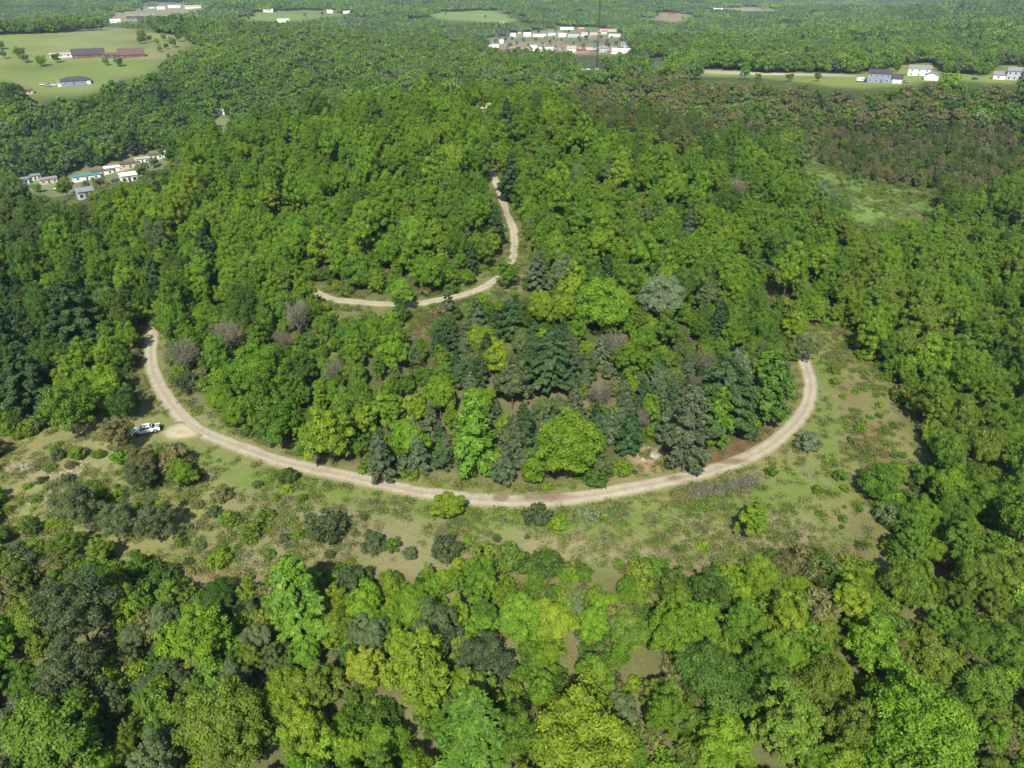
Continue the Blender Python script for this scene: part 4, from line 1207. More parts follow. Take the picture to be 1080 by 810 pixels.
# farther woods: single light-weight crowns out to a kilometre, then stands of many crowns
LOW = []
for i, kw in enumerate([dict(H=11, CR=4.6, lobes=26, lobe_r=.34), dict(H=12, CR=4.2, lobes=30, lobe_r=.3, top_heavy=.4), dict(H=10, CR=5.0, lobes=22, lobe_r=.36), dict(H=12, CR=4.4, lobes=30, lobe_r=.3, loose=.4)]):
    k = 'low%d' % i; add_proto(k, broadleaf, M_LEAF, M_BARK, seed=500 + i, n_cards=1500, leaf=.62, **kw); LOW.append(k)
add_proto('lowpine', pine, M_NEEDLE, M_BARK, seed=540, H=13, CR=3.6, n_cards=1500, leaf=.75)


def stand(seed, half, spacing, n_cards, leaf, mat):
    r = np.random.default_rng(seed); Vs, vs = [], []
    n = int(2 * half / spacing)
    for a in range(n):
        for b in range(n):
            x = -half + (a + .5 + r.uniform(-.4, .4)) * spacing; y = -half + (b + .5 + r.uniform(-.4, .4)) * spacing
            H = r.uniform(8, 14); CR = spacing * r.uniform(.5, .72)
            m = n_cards; d = rand_dirs(r, m); d[:, 2] = np.abs(d[:, 2]) - .25
            lob = 1 + .18 * np.sin(d[:, 0] * 5 + a * 3) * np.sin(d[:, 1] * 5 + b * 5)
            P = np.stack([x + d[:, 0] * CR * lob, y + d[:, 1] * CR * lob, H * .55 + d[:, 2] * H * .45 * lob], 1)
            Vs.append(cards(r, P, d * .8 + [0, 0, .4] + r.normal(0, .35, (m, 3)), leaf * r.uniform(.6, 1.3, m), .7)); vs.append(np.repeat(np.clip(r.random() * .75 + .25 * r.random(m), 0, 1), 4))
    V = np.vstack(Vs); return np_mesh('stand', V, card_quads(V), mats=[MASS[mat]], attrs={'var': np.concatenate(vs)})


FARCOL = [('deep green', .20), ('dark pine green', .04), ('mid green', .26), ('grey green', .10), ('bright green', .24), ('yellow green', .09), ('olive green', .05), ('silver green', .02)]
DULLCOL = [('deep green', .22), ('mid green', .30), ('grey green', .17), ('olive green', .10), ('bright green', .12), ('brown green', .06), ('silver green', .03)]
DARKCOL = [('deep green', .42), ('dark pine green', .10), ('mid green', .26), ('grey green', .06), ('bright green', .12), ('olive green', .04)]
BROWNCOL = [('reddish brown', .28), ('brown green', .24), ('dark grey green', .18), ('deep green', .12), ('mid green', .15), ('silver green', .03)]


def add_far(ymin, ymax, step, meshes, jitter, scale, half_px=40):
    out = 0
    ys = []
    y = ymin
    while y < ymax: ys.append(y); y += step
    G = []
    for y in ys:
        half = y * .80 + 40; xs = np.arange(-half, half, step)
        G.append(np.stack([xs, np.full(len(xs), y)], 1))
    G = np.vstack(G); G += rng.uniform(-jitter, jitter, G.shape)
    Z = height(G[:, 0], G[:, 1])
    keep = np.ones(len(G), bool)
    top_ = project(G[:, 0], G[:, 1], Z)[1] < 30; ja = (vnoise(G[:, 0], G[:, 1], 38, 61) - .5) * np.where(top_, 40, 16); jb = (vnoise(G[:, 0], G[:, 1], np.where(top_, 120, 38), 62) - .5) * np.where(top_, 6, 3.5)
    near_b = (project(G[:, 0], G[:, 1], Z)[1] > 110); ja[near_b] = 0; jb[near_b] = 0
    for (dx, hz) in ((0, 1), (0, 5), (0, 10.5), (-4, 6), (4, 6)):
        a, b, _ = project(G[:, 0] + dx * (step / 8 if step > 8 else 1), G[:, 1], Z + hz)
        keep &= ~open_at(a + ja, b + jb)
    # scattered gaps in the far woods
    a, b, _ = project(G[:, 0], G[:, 1], Z + 6)
    keep &= (b > -60) & (a > -half_px * 4) & (a < PW + half_px * 4)
    clump = .5 * vnoise(G[:, 0], G[:, 1], 38, 77) + .5 * vnoise(G[:, 0], G[:, 1], 190, 78); zt = lookup(ZONE_T, a + rng.normal(0, 8, len(a)), b + rng.normal(0, 4, len(a)), -1)
    for i in np.nonzero(keep)[0]:
        brown = zt[i] == 3; dark = zt[i] == 7
        cols = BROWNCOL if brown else DARKCOL if dark else DULLCOL if zt[i] == 11 else FARCOL
        t = (random.random() * .55 + clump[i] * .45 - .08) / .84 if not brown else random.random()
        t = min(max(t, 0), .9999); colr = cols[-1][0]
        for c_, w_ in cols:
            t -= w_
            if t < 0: colr = c_; break
        m = random.choice(meshes)
        if m in PROTO:
            if colr == 'dark pine green': m = 'lowpine'
            FI.append(src(m, colr))
        else:
            FI.append(src(m, colr))
        FP.append((G[i, 0], G[i, 1], Z[i] - .3)); s = scale * random.uniform(.62, 1.28) * (.72 if brown else 1); FS.append((s, s, s * random.uniform(.85, 1.15))); FR.append((0, 0, random.uniform(0, 6.28))); out += 1
    return out


STANDS = {'standa%d' % i: stand(600 + i, 13, 6.5, 90, 1.25, M_LEAF) for i in range(3)}
STANDS.update({'standb%d' % i: stand(620 + i, 34, 8.5, 36, 2.2, M_LEAF) for i in range(3)})
add_far(425, 1000, 6.4, LOW, 2.4, 1.0)
add_far(1000, 2300, 21, [k for k in STANDS if k.startswith('standa')], 4, 1.0)
add_far(2300, 7600, 56, [k for k in STANDS if k.startswith('standb')], 9, 1.0)
for (px, py) in [(22, 60), (28, 66), (20, 62), (45, 70), (60, 66), (112, 69), (126, 70), (150, 46), (158, 44), (166, 47), (173, 43), (181, 46), (189, 44), (150, 41), (176, 52), (169, 55), (183, 50), (5, 62), (2, 52),
                 (560, 36), (575, 41), (586, 33), (600, 35), (640, 45), (634, 42), (655, 44), (540, 42), (552, 44), (527, 41), (580, 47), (612, 44), (533, 44), (545, 47), (565, 44), (572, 47), (592, 43), (605, 47), (618, 42), (628, 46), (645, 41), (650, 48), (523, 45), (515, 47), (538, 50), (557, 49), (586, 51), (615, 50), (640, 51), (662, 46), (596, 36), (568, 35), (620, 36), (548, 35), (584, 42), (610, 41), (785, 84), (799, 86), (832, 86), (862, 86), (1000, 72), (1004, 76), (998, 79), (1045, 73), (945, 76), (470, 16), (488, 13), (512, 19), (694, 17), (720, 20),
                 (70, 196), (64, 204), (106, 199), (92, 200), (72, 208), (40, 203), (164, 177), (62, 188), (152, 189), (240, 22), (262, 20), (322, 18), (340, 17), (210, 14), (150, 12), (130, 15)]:
    x, y, dep = unproject(px, py); s = random.uniform(.45, .85) if py < 110 else random.uniform(.4, .7); k_ = random.choice(LOW)
    FI.append(src(k_, random.choice(('mid green', 'deep green', 'bright green', 'grey green')))); FP.append((x, y, float(height(x, y)) - .2)); FS.append((s, s, s)); FR.append((0, 0, random.uniform(0, 6.28)))
# smaller trees and saplings between the big crowns, seen through the gaps
scatter('forest', FP, FI, FS, FR, SRC, FT, 'green spring woods covering the hills around the meadow and beyond', 'forest')

# ------------------------------------------------------------------ undergrowth and weeds
UP, UI, US, UR = [], [], [], []
UT = []; SRC2 = [PROTO[k]['joined'] for k in SHRUBS]; UCOL = [PAL[c] for c in ('mid green', 'olive green', 'bright green', 'brown green', 'deep green')]
for i in range(0, len(CX)):
    x, y = CX[i] + rng.uniform(-1, 1, 2)
    if y > 330: continue
    z = float(CZ[i]); a, b, dep = project(x, y, z + 1)
    if open_at(np.array([a]), np.array([b]))[0] or near_hit(x, y, .2, 1.0) and random.random() < .4: continue
    if int(lookup(ZONE_T, a, b, -1)) == 2 and random.random() < .25: continue
    if random.random() < (.35 if b < 560 else .05): continue
    s = random.uniform(.5, 1.15) * (1 if b < 560 else 1.3); UP.append((x, y, float(height(x, y)) - .1)); UI.append(random.randrange(len(SRC2))); UT.append(random.choice(UCOL)); US.append((s, s, s * random.uniform(.7, 1.3))); UR.append((0, 0, random.uniform(0, 6.28)))
scatter('undergrowth', UP, UI, US, UR, SRC2, UT, 'low bushy undergrowth between the trees of the woods', 'undergrowth')


def tuft(seed, n, h, w, leaf):
    r = np.random.default_rng(seed)
    P = np.column_stack([r.normal(0, w * .5, n), r.normal(0, w * .5, n), r.uniform(.02, h, n)])
    V = cards(r, P, np.array([0, 0, .8]) + r.normal(0, .6, (n, 3)), leaf * r.uniform(.5, 1.3, n), .4)
    return np_mesh('tuft', V, card_quads(V), mats=[MASS[M_LEAF]], attrs={'var': np.repeat(r.random(n), 4)})


TUFTS = [tuft(700 + i, 60, .35 + .15 * i, .7, .13) for i in range(3)]
SRC3 = TUFTS; WCOL = np.array([PAL[c] for c in ('olive green', 'mid green', 'olive green', 'grey green')] + [(.19, .18, .07), (.22, .205, .10)])
WP, WI, WS, WR = [], [], [], []
n = 190000
X = rng.uniform(-125, 180, n); Y = rng.uniform(55, 330, n)
a, b, dep = project(X, Y, height(X, Y))
m = open_at(a, b).astype(bool) & (a > -30) & (a < PW + 30) & ~line_mask(a, b, ROAD, 9) & ~line_mask(a, b, UPROAD, 4) & ~in_poly(a, b, [(135, 440), (222, 440), (222, 470), (135, 470)])
m &= vnoise(X, Y, 9, 50) * .6 + vnoise(X, Y, 2.5, 51) * .4 + rng.uniform(-.25, .25, n) > .52
X, Y = X[m], Y[m]; Z = height(X, Y)
s = rng.uniform(.5, 1.4, len(X))
scatter('meadow_weeds', np.column_stack([X, Y, Z]), rng.integers(0, len(SRC3), len(X)), np.column_stack([s, s, s * rng.uniform(.6, 1.2, len(X))]), np.column_stack([X * 0, X * 0, rng.uniform(0, 6.28, len(X))]),
        SRC3, WCOL[rng.integers(0, len(WCOL), len(X))], 'low weeds and grass tufts speckling the meadow', 'weeds')
# ------------------------------------------------------------------ buildings, vehicles, mast
WALL = {'white': simple('white_siding', (.72, .72, .70), .7, noise=.06), 'brick': simple('red_brick', (.19, .075, .055), .9, noise=.3, scale=8), 'blue': simple('blue_grey_siding', (.20, .25, .34), .75, noise=.08),
        'grey': simple('grey_siding', (.42, .43, .44), .75, noise=.08), 'tan': simple('tan_siding', (.55, .44, .31), .8, noise=.12), 'dark': simple('dark_siding', (.10, .09, .09), .8, noise=.12), 'red': simple('red_siding', (.33, .12, .08), .75, noise=.1)}
ROOF = {'white': simple('white_metal_roof', (.75, .75, .75), .5, noise=.05), 'dark': simple('charcoal_shingles', (.065, .06, .065), .9, noise=.3, scale=6), 'brown': simple('brown_shingles', (.12, .08, .07), .9, noise=.25, scale=6),
        'grey': simple('grey_shingles', (.22, .22, .23), .9, noise=.25, scale=6), 'teal': simple('teal_metal_roof', (.06, .24, .23), .5, noise=.08), 'tan': simple('tan_roof', (.40, .35, .29), .85, noise=.15), 'red': simple('red_metal_roof', (.38, .13, .08), .6, noise=.1), 'blue': simple('blue_metal_roof', (.16, .22, .32), .5)}
M_GLASS = simple('window_glass', (.03, .04, .055), .12, noise=.0, spec=.8)
M_TRIM = simple('white_trim', (.78, .78, .76), .5, noise=.03)
M_CONC = simple('concrete', (.42, .40, .37), .9, noise=.15)
M_STEEL = simple('dark_steel', (.045, .04, .045), .6, .3, noise=.2)


def spot(px, py):
    x, y, dep = unproject(px, py); return x, y, float(height(x, y)), dep


def house(name, label, cat, px0, px1, py, wall, roof, depth=9, h=3.2, pitch=.45, turn=0.0, hip=False, nwin=4, door=True, garage=0, chimney=False, group=None, storeys=1, tilt='x'):
    x, y, z, dep = spot((px0 + px1) / 2, py)
    Lx = max(4.0, (px1 - px0) * dep / F); D = depth; H = h * storeys
    face = -math.atan2(x, y)
    y2 = y + D * .5
    root = link(name, None, None, (x * y2 / y, y2, float(height(x * y2 / y, y2)) - .1), face + turn)
    tag(root, label, cat, group)
    a, b = Lx / 2, D / 2; rise = (b if tilt == 'x' else a) * pitch
    m = MB().box(-a, a, -b, b, -2.5, H)
    if rise > .3 and not hip:
        if tilt == 'x': m.poly([(-a, -b, H), (-a, b, H), (-a, 0, H + rise - .05), (a, -b, H), (a, b, H), (a, 0, H + rise - .05)], [(0, 1, 2), (3, 5, 4), (0, 2, 5, 3), (1, 4, 5, 2)])
        else: m.poly([(-a, -b, H), (a, -b, H), (0, -b, H + rise - .05), (-a, b, H), (a, b, H), (0, b, H + rise - .05)], [(0, 1, 2), (3, 5, 4), (0, 2, 5, 3), (1, 4, 5, 2)])
    m.build('wall', WALL[wall], root)
    o = .45; t = .22; r = MB()
    if pitch < .08: r.box(-a - .15, a + .15, -b - .15, b + .15, H + .003, H + .35)
    elif hip:
        i = min(a - .3, b)
        P = [(-a - o, -b - o, H), (a + o, -b - o, H), (a + o, b + o, H), (-a - o, b + o, H), (-a + i, 0, H + rise), (a - i, 0, H + rise)]
        P += [(p[0], p[1], p[2] - t) for p in P[:4]]
        r.poly(P, [(0, 1, 5, 4), (1, 2, 5), (2, 3, 4, 5), (3, 0, 4), (6, 7, 1, 0), (7, 8, 2, 1), (8, 9, 3, 2), (9, 6, 0, 3), (9, 8, 7, 6)])
    else:
        for s in (-1, 1):
            if tilt == 'x':
                k = rise / b; P = [(-a - o, s * (b + o), H - o * k), (a + o, s * (b + o), H - o * k), (a + o, 0, H + rise), (-a - o, 0, H + rise)]
            else:
                k = rise / a; P = [(s * (a + o), -b - o, H - o * k), (s * (a + o), b + o, H - o * k), (0, b + o, H + rise), (0, -b - o, H + rise)]
            P += [(p[0], p[1], p[2] + t) for p in P]
            r.poly(P, [(3, 2, 1, 0), (4, 5, 6, 7), (0, 1, 5, 4), (1, 2, 6, 5), (2, 3, 7, 6), (3, 0, 4, 7)])
    ro = r.build('roof', ROOF[roof], root)
    if chimney: MB().box(a * .4, a * .4 + .8, b * .15, b * .15 + .8, H, H + rise + 1.1).build('chimney', WALL['brick'], ro)
    # openings on the side that faces the camera and on the ends
    gx = a if garage == 0 else a - garage * 3.1
    for s in range(storeys):
        zc = h * s + h * .5
        for k in range(nwin):
            wx = -a + (gx + a) * (k + .5) / nwin
            if door and s == 0 and k == nwin // 2: continue
            f = MB().box(wx - .75, wx + .75, -b - .06, -b + .02, zc - .65, zc + .75).build('window', M_TRIM, root)
            MB().box(wx - .62, wx + .62, -b - .09, -b - .055, zc - .52, zc + .62).build('pane', M_GLASS, f)
    if door:
        wx = -a + (gx + a) * (nwin // 2 + .5) / max(nwin, 1)
        MB().box(wx - .5, wx + .5, -b - .07, -b + .02, 0, 2.15).build('door', WALL['dark'], root)
    for k in range(garage): MB().box(a - 3.0 * (k + 1) + .25, a - 3.0 * k - .25, -b - .06, -b + .02, 0, 2.5).build('garage_door', M_TRIM, root)
    return root


house('farm_shed', 'long low white shed on the hill pasture left of the brick houses', 'shed', 55, 75, 61, 'white', 'tan', 8, 2.3, .3, nwin=3, door=False)
house('brick_house', 'red brick house with dark roof next to the white shed on the pasture', 'house', 79, 110, 61, 'brick', 'dark', 12, 2.5, .75, nwin=5, chimney=True)
house('farm_shed', 'small dark shed between the two red brick houses', 'shed', 112, 124, 61.5, 'dark', 'brown', 7, 2.8, .4, nwin=1, door=False)
house('brick_house', 'red brick house with maroon roof, right of the pair on the pasture', 'house', 127, 152, 61, 'brick', 'brown', 12, 2.5, .8, nwin=4)
house('farmhouse', 'dark hip-roofed house with blue-grey front at the lower pasture edge', 'house', 67, 95, 90.5, 'blue', 'dark', 12, 3.2, .42, hip=True, nwin=3, garage=1)
house('garage', 'small white-fronted garage at the left side of the hip-roofed house', 'garage', 62, 69, 91.5, 'white', 'grey', 6, 2.8, .35, nwin=0, door=False, garage=1)
house('garden_shed', 'tiny tan shed between lone dark tree and hip-roofed house', 'shed', 28, 35, 99.5, 'tan', 'brown', 4, 2.6, .4, nwin=1, door=False)
TP = 'mobile homes in the valley on the left'
for (a, b, y_, wl, rf, lb, dp) in [
    (79, 105, 190.5, 'white', 'teal', 'white mobile home with teal roof, lowest of the long valley row', 5), (98, 119, 185.5, 'white', 'brown', 'maroon-roofed mobile home just behind the teal-roofed one', 5),
    (112, 130, 182, 'white', 'white', 'white-roofed mobile home in the middle of the valley row', 5), (128, 147, 178, 'tan', 'brown', 'tan mobile home with maroon roof, past the middle of the row', 6),
    (144, 157, 173, 'white', 'tan', 'cream-roofed mobile home third from the far end of the row', 5), (158, 171, 169, 'white', 'brown', 'brown-roofed mobile home second from the far end of the row', 5),
    (172, 181, 165.5, 'white', 'white', 'small white mobile home at the far right end of the row', 5), (129, 144, 192, 'white', 'white', 'white mobile home set apart on the near side of the row', 5),
    (16, 30, 195, 'white', 'grey', 'grey-roofed mobile home at the far left of the valley', 5), (32, 43, 191, 'white', 'grey', 'short grey mobile home second from the left in the valley', 5),
    (44, 60, 194.5, 'tan', 'grey', 'long grey-roofed mobile home left of the teal-roofed one', 6), (84, 99, 209.5, 'grey', 'grey', 'grey mobile home nearest the bright wooded ridge', 6)]:
    r_ = house('mobile_home', lb, 'mobile home', a, b, y_, wl, rf, dp, 2.9, .22, turn=.12, nwin=3, group=TP)
house('valley_house', 'small white-roofed house in the gap of the woods above the valley', 'house', 226, 237, 122, 'white', 'white', 7, 2.8, .3, nwin=2)
house('hidden_house', 'tan-roofed house poking out of the hilltop trees', 'house', 504, 517, 121, 'tan', 'tan', 7, 2.5, .35, nwin=2)
# top left
for (a, b, y_, wl, rf, lb) in [(135, 163, 19, 'dark', 'grey', 'long dark barn above the hill pasture'), (117, 127, 24, 'white', 'white', 'small white building left below the long dark barn'), (157, 163, 9, 'white', 'teal', 'tiny teal-roofed house on the top left ridge'),
    (166, 174, 10, 'white', 'white', 'tiny white house right of the teal-roofed one on the ridge'), (178, 190, 8.5, 'white', 'white', 'white house on the top ridge, left of two similar'), (196, 212, 9, 'white', 'tan', 'cream-roofed house on the top ridge right of the white one'),
    (239, 246, 9.5, 'white', 'white', 'small white house alone right of the top ridge houses'), (0, 13, 18.5, 'white', 'white', 'white building in the top left corner'), (278, 288, 13, 'white', 'white', 'white shed in the top strip right of the ridge houses'),
    (293, 305, 24, 'white', 'white', 'white-roofed house below the top strip shed'), (345, 351, 14, 'white', 'white', 'small white house, left one of a pair at the top'), (362, 369, 14.5, 'white', 'white', 'small white house, right one of a pair at the top'),
    (527, 535, 26, 'white', 'grey', 'small grey-roofed house behind the town')]:
    house('distant_house' if 'barn' not in lb else 'barn', lb, 'house' if 'barn' not in lb else 'barn', a, b, y_, wl, rf, 12, 4, .35, nwin=2, door=False)
# right plateau
house('blue_house', 'two-storey blue-grey house with dark roof beside the mown field', 'house', 915, 937, 87.5, 'blue', 'dark', 10, 3, .4, storeys=2, nwin=4)
house('garage', 'dark-roofed blue garage wing right of the two-storey blue house', 'garage', 938, 950, 88, 'blue', 'dark', 9, 3, .5, nwin=0, door=False, garage=2)
house('grey_house', 'two-storey white house with grey roof right of the blue house', 'house', 958, 979, 80, 'white', 'grey', 10, 3, .45, storeys=2, nwin=3, chimney=True)
house('garage', 'white gabled garage in front of the two-storey white house', 'garage', 975, 988, 85, 'white', 'grey', 8, 3.2, .45, nwin=0, door=False, garage=1, tilt='y')
house('grey_house', 'wide grey house at the right edge of the mown plateau', 'house', 1062, 1082, 85, 'grey', 'grey', 10, 3, .4, storeys=2, nwin=4)
house('garage', 'grey-roofed white garage left of the wide grey house', 'garage', 1048, 1062, 84, 'white', 'grey', 9, 3.2, .4, nwin=1, door=False, garage=1)
house('cabin', 'dark steep-roofed cabin among trees right of the radio mast', 'cabin', 689, 698, 74, 'dark', 'dark', 8, 2.6, 1.1, nwin=1)
house('hilltop_house', 'tiny reddish house on the pale brown hill at the top', 'house', 704, 712, 17, 'red', 'brown', 12, 5, .4, nwin=1, door=False)
house('field_shed', 'white shed on the bare field at the top right', 'shed', 752, 762, 11.5, 'white', 'white', 14, 5, .2, nwin=1, door=False)
# town
TW = 'buildings of the distant town'
NAMES = ['white', 'white', 'grey', 'white', 'tan', 'red', 'white', 'dark', 'grey', 'white', 'white', 'tan', 'white', 'blue']
towns = [(521, 527, 38, 'white', 'white'), (529, 536, 36.5, 'grey', 'grey'), (538, 544, 39, 'white', 'white'), (546, 550, 36, 'tan', 'dark'), (552, 560, 38.5, 'white', 'white'), (562, 576, 39, 'white', 'white'), (578, 586, 37.5, 'white', 'grey'), (591, 605, 31.5, 'white', 'white'),
         (589, 597, 39, 'white', 'white'), (599, 611, 39.5, 'grey', 'white'), (613, 620, 38, 'white', 'tan'), (610, 616, 33, 'red', 'tan'), (622, 632, 37, 'tan', 'tan'), (634, 640, 36, 'white', 'red'), (642, 654, 39, 'white', 'white'), (630, 652, 33.5, 'tan', 'tan'),
         (507, 526, 50, 'white', 'white'), (527, 531, 46, 'white', 'white'), (560, 566, 54, 'white', 'white'), (568, 583, 55, 'white', 'white'), (588, 592, 48, 'red', 'red'), (598, 607, 55, 'white', 'tan'), (618, 625, 57, 'red', 'tan'), (632, 640, 55, 'grey', 'grey'), (645, 666, 56.5, 'white', 'white'), (655, 662, 50, 'grey', 'grey')]
cl2 = {}
for t in towns: cl2.setdefault((('back' if t[2] < 42 else 'front'), t[4]), []).append(t)
for (row, rf), L_ in cl2.items():
    for k, t in enumerate(sorted(L_)):
        lb = ('the one %s-roofed building in the %s row of the distant town' % (rf, row)) if len(L_) == 1 else '%s of the %s-roofed buildings in the %s row of the distant town' % (ORD[k + 1], rf, row)
        house('town_building', lb, 'building', t[0], t[1], t[2], t[3], t[4], 14, 4.2, .05 if (t[1] - t[0]) > 9 else .3, nwin=max(2, int((t[1] - t[0]) / 3)), door=True, group=TW)

# vehicles
PAINT = {'white': simple('white_car_paint', (.75, .75, .75), .3, noise=.02, spec=.6), 'red': simple('red_car_paint', (.45, .03, .02), .3, noise=.02, spec=.6), 'dark': simple('dark_car_paint', (.04, .045, .06), .3, noise=.02, spec=.6), 'silver': simple('silver_car_paint', (.4, .41, .43), .3, .4, noise=.02), 'blue': simple('blue_car_paint', (.05, .12, .35), .3, noise=.02, spec=.6)}
M_TYRE = simple('tyre_rubber', (.02, .02, .02), .9, noise=.1); M_RIM = simple('steel_rim', (.35, .35, .36), .35, .7, noise=.05)
M_BLACK = simple('black_plastic', (.02, .02, .022), .6, noise=.1); M_LAMP = simple('lamp_glass', (.7, .7, .68), .15, noise=0, spec=.8); M_RED = simple('tail_lamp', (.35, .01, .01), .25, noise=0)


def car_meshes():
    b = MB().box(-2.2, 2.2, -.88, .88, .32, .85, top=(-2.15, 2.12, -.85, .85)).box(-2.15, 2.12, -.84, .84, .85, .95, top=(-2.1, 2.0, -.78, .78))
    c = MB().box(-1.9, .9, -.76, .76, .95, 1.45, top=(-1.5, .3, -.62, .62)); rf = MB().box(-1.48, .28, -.61, .61, 1.455, 1.5)
    w = MB()
    return b, c, rf


_b, _c, _r = car_meshes()
CARM = {k: (_b.mesh('body', [v]), _r.mesh('car_roof', [v])) for k, v in PAINT.items()}
CAB = _c.mesh('cabin_glass', [M_GLASS]); WH = MB().tube((0, -.11, 0), (0, .11, 0), .33, .33, 12).mesh('wheel', [M_TYRE])


def car(px, py, colr, label, ang=None, group=None, wheels=True):
    x, y, z, dep = spot(px, py)
    root = link('parked_car', None, None, (x, y, z + .12), random.uniform(-.3, .3) if ang is None else ang); tag(root, label, 'car', group)
    link('body', CARM[colr][0], root); link('cabin', CAB, root); link('car_roof', CARM[colr][1], root)
    if wheels:
        for sx in (-1.35, 1.35):
            for sy in (-.8, .8): link('wheel', WH, root, (sx, sy, .33))


for px, py, c_, lb in [(45, 90, 'white', 'white car farthest left on the drive of the hip-roofed house'), (51, 91.5, 'silver', 'silver car between two white cars on the pasture drive'), (57, 90.5, 'white', 'white car nearest the hip-roofed house on the drive'),
                       (231, 137, 'dark', 'dark car on the lane below the small white valley house'), (45, 209, 'white', 'white car on the near side of the left valley homes'), (62, 200, 'silver', 'silver car under the long grey-roofed mobile home'),
                       (112, 194, 'red', 'red car beside the white mobile home set apart'), (124, 193, 'dark', 'dark car left of the white mobile home set apart'), (152, 182, 'white', 'white car in front of the cream-roofed mobile home'), (1028, 84, 'dark', 'dark car left of the grey-roofed white garage'), (956, 87.5, 'silver', 'silver car between dark garage wing and white garage'),
                       (620, 74, 'white', 'white van-like car left of the radio mast foot'), (615, 74.5, 'silver', 'silver car left of the white one near the mast foot')]: car(px, py, c_, lb)
for k in range(170):
    c_ = random.choices(['white', 'red', 'dark', 'silver', 'blue'], [5, 3, 2, 2, 1])[0]
    row = random.random()
    px, py = (random.uniform(532, 664), random.uniform(48, 55)) if row < .75 else (random.uniform(524, 652), random.uniform(36.5, 41))
    car(px, py, c_, 'tiny %s vehicle parked in the yards of the distant town' % c_, random.uniform(0, 3.1), 'vehicles parked in the distant town', False)

# boat-like white trailer beside the blue house
x, y, z, dep = spot(908, 86)
t = link('travel_trailer', None, None, (x, y, z + .1), .1); tag(t, 'low white travel trailer left of the two-storey blue house', 'trailer')
MB().box(-3.4, 3.4, -1.2, 1.2, .5, 2.6, top=(-3.1, 3.2, -1.1, 1.1)).build('body', PAINT['white'], t)
MB().box(-.9, .9, -1.24, -1.18, 1.4, 2.0).build('window', M_GLASS, t)
for sx in (-.5, .5):
    for sy in (-1.0, 1.0): link('wheel', WH, t, (sx, sy, .33))
MB().tube((3.4, 0, .6), (4.6, 0, .5), .06, .06, 6).build('tow_bar', M_STEEL, t)

# utility poles beside the field track
for k, px in enumerate((762, 812, 866)):
    x, y, z, dep = spot(px, 75.5)
    t = link('utility_pole', None, None, (x, y, z)); tag(t, '%s utility pole on the far side of the mown field' % ('left', 'middle', 'right')[k], 'pole', 'utility poles by the mown field')
    MB().tube((0, 0, -1), (0, 0, 8.5), .16, .11, 8).build('pole', M_BARK, t); MB().box(-1.1, 1.1, -.06, .06, 7.7, 7.85).build('crossarm', M_BARK, t)

# radio mast
x, y, z, dep = spot(629, 74.5)
t = link('radio_mast', None, None, (x, y, z)); tag(t, 'very tall thin dark lattice radio mast rising past the town', 'mast')
HM, rw = 125, .75
cor = [(rw * math.cos(a), rw * math.sin(a)) for a in (math.pi / 2, math.pi * 7 / 6, math.pi * 11 / 6)]
for cx, cy_ in cor: MB().tube((cx, cy_, 0), (cx, cy_, HM), .15, .13, 5).build('leg', M_STEEL, t)
br = MB(); nseg = 62
for i in range(nseg):
    z0, z1 = HM * i / nseg, HM * (i + 1) / nseg
    for k in range(3):
        p, q = cor[k], cor[(k + 1) % 3]
        br.tube((p[0], p[1], z0), (q[0], q[1], z1), .075, .075, 4, caps=False); br.tube((p[0], p[1], z0), (q[0], q[1], z0), .06, .06, 4, caps=False)
br.build('bracing', M_STEEL, t)
for k in range(3):
    a = math.pi / 2 + k * 2 * math.pi / 3; g = MB()
    for hh in (40, 80, 118): g.tube((rw * math.cos(a), rw * math.sin(a), hh), (55 * math.cos(a), 55 * math.sin(a), -1), .02, .02, 4, caps=False)
    g.build('guy_wire', M_STEEL, t)
MB().tube((0, 0, HM), (0, 0, HM + 4), .05, .02, 5).build('antenna', M_STEEL, t)
MB().box(-1.6, 1.6, -3.2, -1.6, 0, 2.3).build('equipment_hut', M_CONC, t)

# ------------------------------------------------------------------ the white pickup
fx, fy, _ = unproject(139.5, 459.5); bx, by, _ = unproject(170, 453.5)
ang = math.atan2(fy - by, fx - bx); tl = math.hypot(fx - bx, fy - by)
cx, cy_ = (fx + bx) / 2, (fy + by) / 2
tk = link('pickup_truck', None, None, (cx, cy_, float(height(cx, cy_)) + .12), ang, (tl / 5.9,) * 3)
tag(tk, 'white crew-cab pickup with black bed parked at the pale pull-off beside the road', 'pickup truck')
PW_ = PAINT['white']
bd = MB()
bd.box(-2.9, 2.85, -.98, .98, .5, .78)                                            # sills and chassis sides
bd.box(1.15, 2.9, -.96, .96, .783, 1.16, top=(1.15, 2.82, -.9, .9))                # bonnet
bd.box(-1.15, 1.147, -.97, .97, .783, 1.2)                                         # cab sides
bd.box(-2.95, -1.153, -.98, -.86, .783, 1.28); bd.box(-2.95, -1.153, .86, .98, .783, 1.28)    # bed sides
bd.box(-1.27, -1.153, -.857, .857, .783, 1.3)                                      # bed front wall
body = bd.build('body', PW_, tk)
MB().box(1.5, 2.5, -.5, .5, 1.163, 1.2, top=(1.55, 2.4, -.4, .4)).build('hood_bulge', PW_, tk)
MB().box(-1.12, 1.1, -.9, .9, 1.203, 1.72, top=(-.95, .42, -.76, .76)).build('cab_windows', M_GLASS, tk)
ca = MB().box(-1.0, .5, -.79, .79, 1.723, 1.83, top=(-.9, .35, -.7, .7))
for s in (-1, 1):
    ca.tube((1.1, s * .9, 1.2), (.42, s * .78, 1.74), .05, .05, 6); ca.tube((-.12, s * .93, 1.2), (-.15, s * .79, 1.74), .055, .055, 6); ca.tube((-1.12, s * .92, 1.2), (-.95, s * .78, 1.74), .08, .08, 6)
ca.build('cab_roof', PW_, tk)
